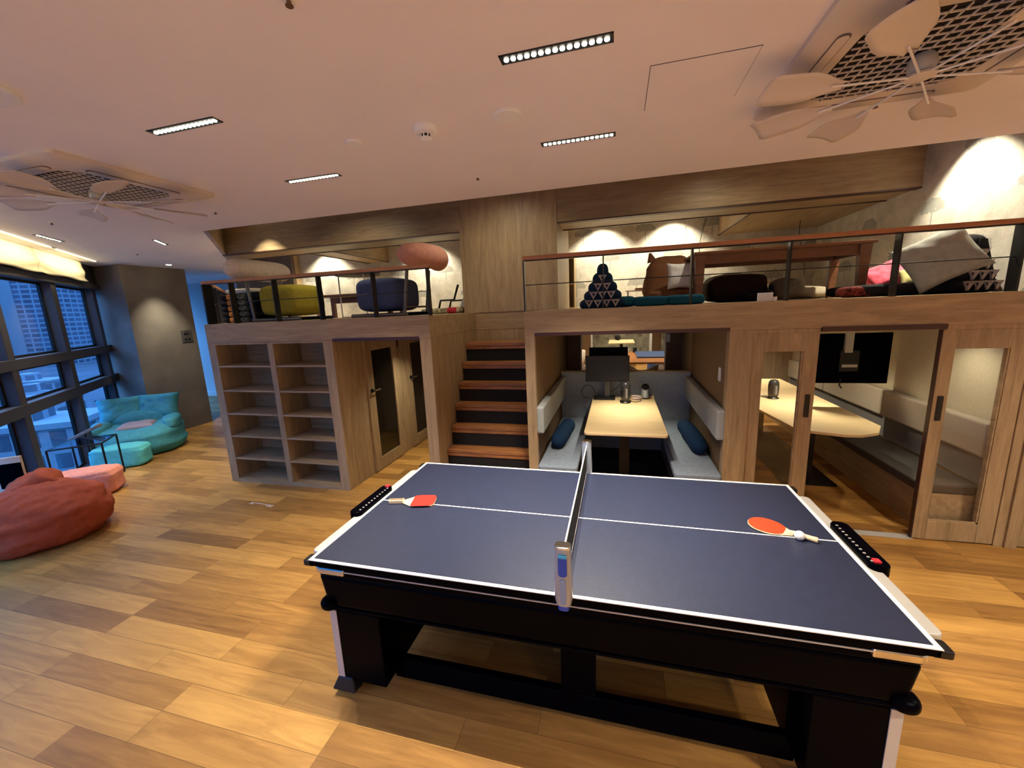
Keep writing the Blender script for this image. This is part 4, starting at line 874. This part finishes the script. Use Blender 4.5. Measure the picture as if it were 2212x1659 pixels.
MB().box(-.10, -.03, -.055, -.02, .08, .40).build('bracket_pole', SILVERP, t)
MB().box(-.13, .04, -.045, -.02, -.12, .10).build('mount_plate', BLACKM, t, bevel=.003); MB().box(-.11, .03, -.047, -.044, -.075, -.045).build('maker_plate', SILVERP, t)
MB().tube([(-.10, -.03, -.2), (-.11, -.04, -.27), (-.09, -.04, -.30)], .008, 8).build('cable_plug', BLACKM, t)

# ================================================================ WINDOW CORNER
def beanbag(name, loc, rz, mat, seatmat, label, s=1.0):
    t = thing(name, loc, label, 'bean bag', rotz=R(rz))
    def fn(p):   # dented seat, high arms at the back
        r_ = math.hypot(p.x, p.y)
        k_ = max(0, p.z / .42)
        p.z -= k_ * .18 * math.exp(-((p.x / .30) ** 2 + ((p.y + .06) / .34) ** 2))
        p.z += k_ * .10 * max(0, abs(p.x) / .6) ** 2
        p.x *= 1 + .06 * (p.z < -.05); return p
    MB().blob((0, 0, .24 * s), (.60 * s, .58 * s, .32 * s), .75, .85, 64, 40, fn=fn, wr=.022, ws=7, flat=-.24 * s).build('body', mat, t, smooth=True)
    T = Matrix.Rotation(R(62), 4, 'X')
    for sx in (-1, 1):
        T2 = Matrix.Rotation(R(-sx * 10), 4, 'Z') @ T
        MB().pillow((sx * .25 * s, .28 * s, .70 * s), .62 * s, .50 * s, .30 * s, T2, n=20, wr=.014).build('back_pad', mat, t, smooth=True)
        MB().blob((sx * .46 * s, -.06 * s, .47 * s), (.13 * s, .30 * s, .12 * s), .8, .8, 30, 18, wr=.02, ws=10).build('armrest', mat, t, smooth=True)
    MB().blob((0, .20 * s, .55 * s), (.46 * s, .14 * s, .14 * s), .8, .7, 40, 20, wr=.016, ws=9).build('back_roll', mat, t, smooth=True)
    MB().pillow((0, -.10 * s, .47 * s), .52 * s, .46 * s, .12 * s, None, n=16, wr=.006).build('seat_cushion', seatmat, t, smooth=True)
    return t
beanbag('bean_bag_chair', (-7.24, 4.33, 0), 46, TEAL, plain('mauve_velvet', (.42, .32, .33), .85), 'big teal bean bag armchair in the window corner against the column', .90)
def ottoman(name, loc, rz, r_, mat, label):
    t = tag(MB().blob((0, 0, r_[2]), r_, .32, .38, 64, 36, wr=.018, ws=11, flat=-r_[2]).build(name, mat, smooth=True, loc=loc, rot=(0, 0, R(rz))), label, 'ottoman'); return t
ottoman('teal_ottoman', (-6.76, 3.76, 0), 34, (.31, .155, .150), fabric('light_teal_corduroy', (.11, .52, .54)), 'low light teal block ottoman behind the glass table')
ottoman('coral_ottoman', (-6.07, 2.99, 0), 38, (.31, .165, .150), CORALP, 'low pale coral block ottoman behind the coral bean bag')
t = thing('coral_bean_bag', (-5.24, 2.22, 0), 'large coral corduroy bean bag at the left picture edge', 'bean bag', rotz=R(-28))
def fn(p):
    k_ = max(0, p.z / .42); p.z += k_ * .08 * math.exp(-(((p.x + .1) / .4) ** 2 + ((p.y) / .4) ** 2)); return p
MB().blob((0, 0, .21), (.47, .46, .27), .80, .85, 90, 56, fn=fn, wr=.030, ws=8, flat=-.21).build('body', CORAL, t, smooth=True)
MB().pillow((-.20, -.02, .43), .46, .40, .30, Matrix.Rotation(R(24), 4, 'X'), n=22, wr=.014).build('back_pad', CORAL, t, smooth=True)
MB().cyl((-.06, -.10, .50), (-.06, -.11, .515), .018).build('button', CORAL, t, smooth='auto')
# glass table (a cage of black bars)
A = [Vector((-6.76, 3.10)), Vector((-6.49, 3.47)), Vector((-6.81, 3.88)), Vector((-7.12, 3.50))]
A = [Vector((-6.55, 2.94)), Vector((-6.19, 3.27)), Vector((-6.49, 3.60)), Vector((-6.83, 3.31))]
c0 = sum(A, Vector((0, 0))) / 4
t = thing('glass_side_table', (c0.x, c0.y, 0), 'glass topped side table with black bar frame by the window', 'table')
loc_ = [(a - c0) for a in A]; ztb = .525
fr = MB().tube([(p.x, p.y, ztb) for p in loc_], .011, 6, closed=True).build('top_frame', BLACKM, t); MB().tube([(p.x, p.y, .012) for p in loc_], .010, 6, closed=True).build('bottom_frame', BLACKM, t)
for p in loc_: MB().cyl((p.x, p.y, 0), (p.x, p.y, ztb), .011, n=8).build('leg', BLACKM, t)
MB().prism([(p.x * .98, p.y * .98) for p in loc_], ztb + .004, ztb + .012).build('glass_top', TGLASS, t)
# window sill gadgets
t = thing('tablet_stand', (-5.66, 2.24, 0), 'cream tablet panel with black screen standing at the left edge by the windows', 'tablet', rotz=R(40))
MB().box(-.11, -.09, -.01, .01, 0, .42).box(.09, .11, -.01, .01, 0, .42).build('leg', BLACKM, t); MB().rrect(-.13, .13, -.012, .012, .42, .76, .01).build('frame', plain('cream_plastic', (.75, .66, .52), .5), t); MB().box(-.05, .12, -.016, -.012, .46, .70).build('screen', BLACK, t)
t = thing('leaning_board', (-6.93, 3.52, 0), 'slanted grey brown board on a thin stem by the window behind the glass table', 'board')
MB(Matrix.Translation((0, 0, .56)) @ RT(38, 0, -25)).rrect(-.20, .20, -.05, .05, -.02, .02, .045).build('board', plain('taupe_board', (.16, .13, .12), .6), t, bevel=.008); MB().cyl((0, 0, 0), (0, 0, .54), .012).build('stem', BLACKM, t)
# room number sign on the column: arrow and two numbers
t = thing('room_number_sign', (-7.795, 5.715, 1.712), 'small square grey sign reading 601 - 614 on the plaster column', 'sign')
MB().box(-.004, .006, -.098, .098, -.107, .107).build('plate', plain('sign_grey', (.085, .08, .075), .4), t)
def text(body, size, y, z, mat, parent, name, off=.0085):
    cu_ = bpy.data.curves.new(name, 'FONT'); cu_.body = body; cu_.size = size; cu_.align_x = 'CENTER'; cu_.align_y = 'CENTER'; cu_.extrude = .001; cu_.offset = size * .02
    o = bpy.data.objects.new(name, cu_); col.objects.link(o); o.data.materials.append(mat)
    dg = bpy.context.evaluated_depsgraph_get(); me = bpy.data.meshes.new_from_object(o.evaluated_get(dg)); me.name = name
    bpy.data.objects.remove(o); q = bpy.data.objects.new(name, me); col.objects.link(q); q.parent = parent
    if not me.materials: me.materials.append(mat)
    return q
for body, z, sz in (('601', .035, .075), ('614', -.065, .075)):
    o = text(body, sz, 0, z, BLACK, t, 'number_lettering'); o.location = (.007, 0, z); o.rotation_euler = (R(90), 0, R(90))
MB().box(.006, .008, -.010, .010, -.016, -.010).build('dash', BLACK, t)
MB().add([(.007, -.016, .085), (.007, .016, .085), (.007, 0, .100), (.0085, -.016, .085), (.0085, .016, .085), (.0085, 0, .100)], [(0, 2, 1), (3, 4, 5), (0, 1, 4, 3), (1, 2, 5, 4), (2, 0, 3, 5)]).build('arrow', BLACK, t)
# tape on the floor
t = tag(MB().box(-.16, .16, -.004, .004, 0, .0012).box(-.16, -.10, -.03, -.02, 0, .0012).box(.08, .16, -.03, -.02, 0, .0012).box(-.14, -.13, -.03, 0, 0, .0012).box(.11, .12, -.03, 0, 0, .0012).build('floor_sticker', plain('white_sticker', (.7, .62, .55), .6), loc=(-3.69, 3.15, 0), rot=(0, 0, R(-4))), 'worn white sticker on the floor before the bookshelf', 'sticker')
t = tag(MB().lathe([(.03, 0), (.045, .02), (.05, .11), (.045, .115)], n=20).box(-.04, .04, -.04, .04, .10, .10).build('wall_hook_light', PALE, smooth='auto', loc=(-5.60, 4.75, ZM)), 'small pale lampshade peeking past the left end of the deck', 'lamp shade')

# ================================================================ LOUNGE FURNITURE ON THE DECK (left)
def lounge_chair(name, x, y, mirror, seatm, backm, label, curve=.06, blen=.36):
    t = thing(name, (x, y, ZM), label, 'lounge chair'); m_ = -1 if mirror else 1
    MB().blob((m_ * .04, 0, .245), (.30, .29, .185), .42, .5, 56, 32, wr=.003, ws=4).build('seat', seatm, t, smooth=True)
    for sy in (-.27, .27):
        MB().cyl((m_ * -.33, sy, .022), (m_ * .36, sy, .022), .022, n=16).build('sled_leg', BLACKM if sy > 0 else METD, t, smooth='auto')
        MB().tube([(m_ * -.30, sy, .03), (m_ * -.37, sy * .95, .52)], .019, 14).build('back_upright', METD, t, smooth='auto')
    MB().cyl((m_ * -.30, -.27, .10), (m_ * -.30, .27, .10), .012).build('cross_bar', METD, t, smooth='auto')
    pts = []; rr = []
    for i in range(21):
        v = -1 + i / 10; pts.append((m_ * (-.40 - curve + curve * 1.2 * v * v), v * blen, .63)); rr.append(.128 * (max(0.02, 1 - abs(v) ** 6)) ** .5)
    o = MB().tube(pts, rr, 28).build('back_bolster', backm, t, smooth=True)
    return t
METD = plain('grey_steel_tube', (.14, .13, .13), .3, .7)
lounge_chair('lounge_chair', -3.95, 4.22, False, YEL, OFFW, 'mustard seat lounge chair with an off white bolster back on the left deck', .02, .46)
lounge_chair('lounge_chair', -2.55, 4.25, True, NAVYS, PINK, 'slate blue seat lounge chair with a salmon pink bolster back near the deck stairs', .16, .44)
# stack of folded floor cushions
for k in range(5):
    t = thing('folded_floor_cushion', (-4.62, 4.22, ZM + .003 + k * .070), ['lowest', 'second lowest', 'middle', 'second highest', 'topmost'][k] + ' of five black folded floor cushions at the left deck end', 'floor cushion', 'black floor cushions stacked on the deck')
    for a, b, mt in ((-.36, -.20, BLKF), (-.20, -.08, ORAN), (-.08, .04, BLKF), (.04, .24, STRIPE), (.24, .46, BLKF)): MB().blob(((a + b) / 2 * .7, 0, .036), ((b - a) * .35 + .003, .18, .036), .35, .25, 24, 12).build('panel', mt, t, smooth=True)
t = tag(MB().blob((0, 0, .035), (.26, .16, .035), .6, .5, 40, 16, wr=.01).build('folded_blanket', plain('cream_blanket', (.72, .66, .5), .9), smooth=True, loc=(-4.60, 4.23, ZM + .356)), 'cream folded blanket lying on the black cushion stack', 'blanket')
# round tray table
t = thing('tray_table', (-3.53, 5.05, ZM), 'slim round grey tray table on thin rods behind the railing', 'table')
MB().lathe([(.30, .575), (.315, .585), (.315, .61), (.305, .61), (.300, .592), (.001, .592)], n=48).build('tray', plain('grey_tray', (.16, .15, .12), .5), t, smooth='auto')
for an in (200, 320, 80): MB().cyl((.27 * math.cos(R(an)), .27 * math.sin(R(an)), 0), (.27 * math.cos(R(an)), .27 * math.sin(R(an)), .62), .009, n=10).build('rod', SILVERP, t, smooth='auto')
MB().tube([(.27 * math.cos(R(a)), .27 * math.sin(R(a)), .012) for a in range(0, 360, 15)], .008, 8, closed=True).build('base_ring', SILVERP, t, smooth='auto')
t = thing('low_bench_table', (-4.1, 5.75, ZM), 'low dark brown table by the wallpaper behind the tray table', 'table')
MB().box(-.62, .75, -.22, .22, .33, .37).build('tabletop', TBLW, t, bevel=.004)
for sx in (-.58, .71):
    for sy in (-.18, .18): MB().box(sx - .03, sx + .03, sy - .03, sy + .03, 0, .33).build('leg', TBLW, t)
MB().box(-.55, .68, .14, .16, .24, .33).build('rail', TBLW, t)
t = thing('low_lounge_seat', (-2.42, 5.75, ZM), 'low black framed seat with a white cushion near the pillar', 'lounge chair')
MB().tube([(-.26, 0, 0), (-.20, 0, .20), (.02, .0, .20), (.10, .0, .42)], .018, 8).build('frame', BLACKM, t); MB().tube([(-.26, .4, 0), (-.20, .4, .20), (.02, .4, .20), (.10, .4, .42)], .018, 8).build('frame', BLACKM, t)
MB().pillow((.20, .2, .22), .44, .40, .12, RT(0, 0, -62), n=16).build('cushion', PILW, t, smooth=True)
t = tag(MB().blob((0, 0, .04), (.30, .22, .04), .4, .3, 40, 12).build('striped_mat', fabric('striped_mat_fabric', (.45, .40, .25), var=.8, vscale=30), smooth=True, loc=(-2.30, 5.2, ZM)), 'cream and black striped floor mat beside the pillar', 'mat')
t = tag(MB().blob((0, 0, .042), (.06, .225, .041), .4, .3, 24, 12).build('red_mat_roll', fabric('crimson_fabric', (.55, .04, .07)), smooth=True, loc=(-2.12, 5.15, ZM + .0)), 'small crimson roll at the end of the striped mat', 'mat')

# ================================================================ LOUNGE FURNITURE ON THE DECK (right)
def tri_cushion(name, loc, rz, rx, s, body, tri, label, rows=5, depth=.30, skip=1):
    t = thing(name, loc, label, 'cushion', rot=(R(rx), 0, R(rz)))
    H = .375 * s; W = .40 * s; rh = H / rows
    mb = MB()
    for k in range(rows):
        wd = W * (rows - k) / rows * 1.02; z = rh * (k + .5)
        mb.blob((0, depth / 2 * 1.0, z), (wd / 2 + .012, depth / 2 * (1 - .10 * k), rh * .98), .85, .42, 40, 16)
    mb.hexa([(-W * .40, .012, 0), (W * .40, .012, 0), (W * .40, depth * .92, 0), (-W * .40, depth * .92, 0)], [(-W * .07, depth * .2, H), (W * .07, depth * .2, H), (W * .07, depth * .7, H), (-W * .07, depth * .7, H)])
    mb.build('body', body, t, smooth='auto')
    # small inset triangles, point down
    cw = W / rows
    for k in range(rows - 1):
        cnt = rows - 1 - k; z0 = rh * (k + .10); z1 = rh * (k + 1.02); yf = -.012 + depth * .05 * k
        for j in range(cnt):
            cx = (j - (cnt - 1) / 2) * cw
            a, b, c_ = Vector((cx - cw * .50, yf, z1)), Vector((cx + cw * .50, yf, z1)), Vector((cx, yf, z0)); m_ = (a + b + c_) / 3
            ia, ib, ic = [m_ + (p - m_) * .34 + Vector((0, .016, 0)) for p in (a, b, c_)]
            vb = [a, b, c_, ia, ib, ic] + [p + Vector((0, .02, 0)) for p in (a, b, c_)]
            MB().add(vb, [(0, 1, 4, 3), (1, 2, 5, 4), (2, 0, 3, 5), (0, 6, 7, 1), (1, 7, 8, 2), (2, 8, 6, 0)]).build('triangle_piping', tri, t)
    return t
t = tri_cushion('triangle_cushion', (-.140, 3.86, ZM), 0, 0, 1.0, INK, TRIG, 'dark blue triangular floor cushion with ten grey triangles on the right deck')
MB().blob((.21, .17, .05), (.09, .13, .05), .6, .4, 30, 12).build('hinge_roll', TEALM, t, smooth=True)
for a in (.29, .59): MB().blob((a + .14, .17, .045), (.160, .13, .045), .4, .3, 40, 14, wr=.004).build('mat_section', TEALM, t, smooth=True)
t = thing('brown_bean_bag', (.575, 5.02, ZM), 'brown canvas bean bag lounger with pointed top behind the blue mat', 'bean bag')
def fn(p):
    z = (p.z + .28) / .56; k_ = 1 - .34 * z; p.x = p.x * k_ + .0; p.y = p.y * k_ + .12 * z
    p.z += .05 * z * (abs(p.x) / .25) ** 1.5; return p
MB().blob((0, 0, .27), (.33, .36, .27), .65, .6, 60, 40, fn=fn, wr=.020, ws=9, flat=-.27).build('body', BROWN, t, smooth=True)
MB().blob((.02, -.30, .09), (.27, .17, .10), .7, .7, 40, 20, wr=.020, ws=12).build('front_fold', BROWN, t, smooth=True)
MB().cyl((-.19, .1, .50), (-.215, .1, .60), .055, .012, n=14).build('top_corner', BROWN, t, smooth='auto')
t = tag(MB().pillow((0, 0, 0), .26, .27, .10, RT(8, 80, 0), n=18).build('white_cushion', PILW, smooth=True, loc=(.62, 4.55, ZM + .29)), 'small white cushion leaning on the brown bean bag', 'cushion')
t = tag(MB().blob((0, 0, .15), (.30, .30, .15), .5, .5, 50, 30, wr=.012, ws=8, flat=-.15).build('dark_bean_bag', fabric('dark_brown_canvas', (.035, .020, .014)), smooth=True, loc=(1.26, 5.12, ZM)), 'low dark brown bean bag under the wooden table', 'bean bag')
# wooden table
t = thing('wooden_table', (1.40, 4.45, ZM), 'reddish wooden table with tapered legs on the right deck', 'table')
MB().box(-.72, .70, -.30, .32, .445, .470).build('tabletop', TBLW, t, bevel=.004)
MB().box(-.64, .62, -.255, -.235, .36, .445).box(-.64, .62, .245, .265, .36, .445).box(-.66, -.64, -.25, .26, .36, .445).box(.62, .64, -.25, .26, .36, .445).build('apron', TBLW, t)
for sx in (-.66, .63):
    for sy in (-.25, .26):
        MB().hexa([(sx - .025, sy - .025, 0), (sx + .025, sy - .025, 0), (sx + .025, sy + .025, 0), (sx - .025, sy + .025, 0)], [(sx - .045, sy - .035, .445), (sx + .045, sy - .035, .445), (sx + .045, sy + .035, .445), (sx - .045, sy + .035, .445)]).build('leg', TBLW, t, bevel=.004)
for x, y, w_, lab in ((.27, 5.7, .34, 'small white side table left of the brown bean bag'), (1.85, 5.9, .52, 'small white side table behind the wooden table')):
    t = thing('white_side_table', (x, y, ZM), lab, 'table', 'small white side tables on the deck')
    MB().rrect(-w_ / 2, w_ / 2, -.16, .16, .185, .198, .02).build('tabletop', WHITE, t)
    for sx in (-1, 1):
        for sy in (-.12, .12): MB().cyl((sx * (w_ / 2 - .03), sy, 0), (sx * (w_ / 2 - .03), sy, .186), .009, n=10).build('leg', WHITE, t, smooth='auto')
    tag(B(-.07, .07, -.05, .05, 0, .03).build('wooden_tissue_box', TREAD, loc=(x + .02, y, ZM + .198)), 'wooden box on the ' + lab, 'box', 'wooden boxes on the white side tables')
t = tag(MB().blob((0, 0, .05), (.18, .10, .05), .8, .8, 30, 16, wr=.03, ws=18).build('crumpled_dark_cloth', BLKF, smooth=True, loc=(1.32, 4.55, ZM)), 'crumpled black cloth on the deck under the wooden table', 'cloth')
t = thing('white_phone_dock', (1.18, 3.80, ZM), 'small white box at the deck edge behind the railing', 'device'); MB().rrect(-.055, .055, -.02, .02, 0, .07, .01).build('body', WHITE, t, bevel=.004); MB().box(.055, .085, -.015, .02, 0, .035).build('side_block', WHITE, t)
# floor mats and bedding by the side wall
t = tag(MB().blob((0, 0, .05), (.48, .28, .05), .4, .35, 50, 14, wr=.006).build('black_floor_mat', BLKF, smooth=True, loc=(2.30, 4.12, ZM)), 'thick black floor mat stretching along the right deck', 'mat')
t = tag(MB().blob((0, 0, .045), (.16, .10, .045), .5, .4, 36, 12, wr=.006).build('patterned_mat_roll', fabric('dark_red_pattern', (.14, .025, .02), var=.9, vscale=40), smooth=True, loc=(1.93, 3.96, ZM)), 'dark red patterned mat end on the deck', 'mat')
t = tag(MB().blob((0, 0, .07), (.34, .30, .07), .7, .7, 50, 20, wr=.035, ws=8, flat=-.065).build('beige_blanket', BEIGE, smooth=True, loc=(1.85, 5.15, ZM)), 'rumpled beige blanket beyond the wooden table legs', 'blanket')
t = tag(MB().blob((0, 0, .11), (.15, .14, .11), .7, .7, 40, 20, wr=.03, ws=9, flat=-.105).build('folded_cushion', fabric('taupe_cushion', (.20, .165, .12)), smooth=True, loc=(1.72, 4.92, ZM)), 'taupe cushion standing behind the wooden table', 'cushion')
t = tag(MB().pillow((0, 0, 0), .36, .30, .13, RT(10, 30, -26), n=20, wr=.008).build('pink_cushion', PINKP, smooth=True, loc=(2.38, 4.50, ZM + .19)), 'bright pink patterned cushion beside the railing post', 'cushion')
t = tag(MB().pillow((0, 0, 0), .22, .18, .08, RT(-10, 50, 0), n=16).build('yellow_cushion', fabric('straw_cushion', (.42, .38, .16)), smooth=True, loc=(2.43, 4.22, ZM + .14)), 'small straw yellow cushion beside the pink one', 'cushion')
t = tag(MB().pillow((0, 0, 0), .46, .40, .15, RT(-14, 72, 0) @ Matrix.Rotation(R(28), 4, 'Z'), n=24, wr=.008).build('grey_cushion', PILG, smooth=True, loc=(2.36, 3.87, ZM + .27)), 'large grey cushion leaning at the right end of the deck', 'cushion')
tri_cushion('triangle_cushion', (2.62, 3.84, ZM + .01), 20, 6, 1.0, BLKF, TRIG, 'black triangular floor cushion with grey triangles at the right picture edge', depth=.34)
t = tag(MB().blob((0, 0, 0), (.17, .06, .035), .6, .6, 30, 14).build('red_black_roll', REDF, smooth=True, loc=(2.55, 4.16, ZM + .40), rot=(0, R(-12), R(20))), 'dark red roll lying behind the black triangular cushion', 'cushion')
# hanging cables and recess shelf
for k, (x, y, lab) in enumerate(((.93, 6.4, 'wavy thin wire hanging over the brown bean bag'), (1.13, 6.2, 'black wire hanging right of the wavy wire'), (2.35, 6.3, 'black wire hanging behind the wooden table'))):
    pts = [(x + (.012 * math.sin(i * 1.3) if k == 0 else .05 * math.sin(i * .18 + k)), y, 3.38 - i * (.022 if k == 0 else .035)) for i in range(34)]
    tag(MB().tube(pts, .004, 6).build('hanging_wire', BLACKM if k else SILVERP, smooth=True), lab, 'wire', 'wires hanging over the deck')
t = thing('narrow_shelf', (-.745, 6.86, ZM), 'narrow oak shelf niche beside the pillar', 'shelf')
MB().box(-.06, .06, .15, .17, 0, .80).build('back_panel', OZ, t); MB().box(-.07, -.055, -.12, .17, 0, .80).build('side_panel', OZ, t); MB().box(.045, .06, -.12, .17, 0, .80).build('side_panel', OZ, t)
for zz in (.0, .38, .785): MB().box(-.055, .045, -.12, .15, zz, zz + .015).build('shelf', OZ, t)
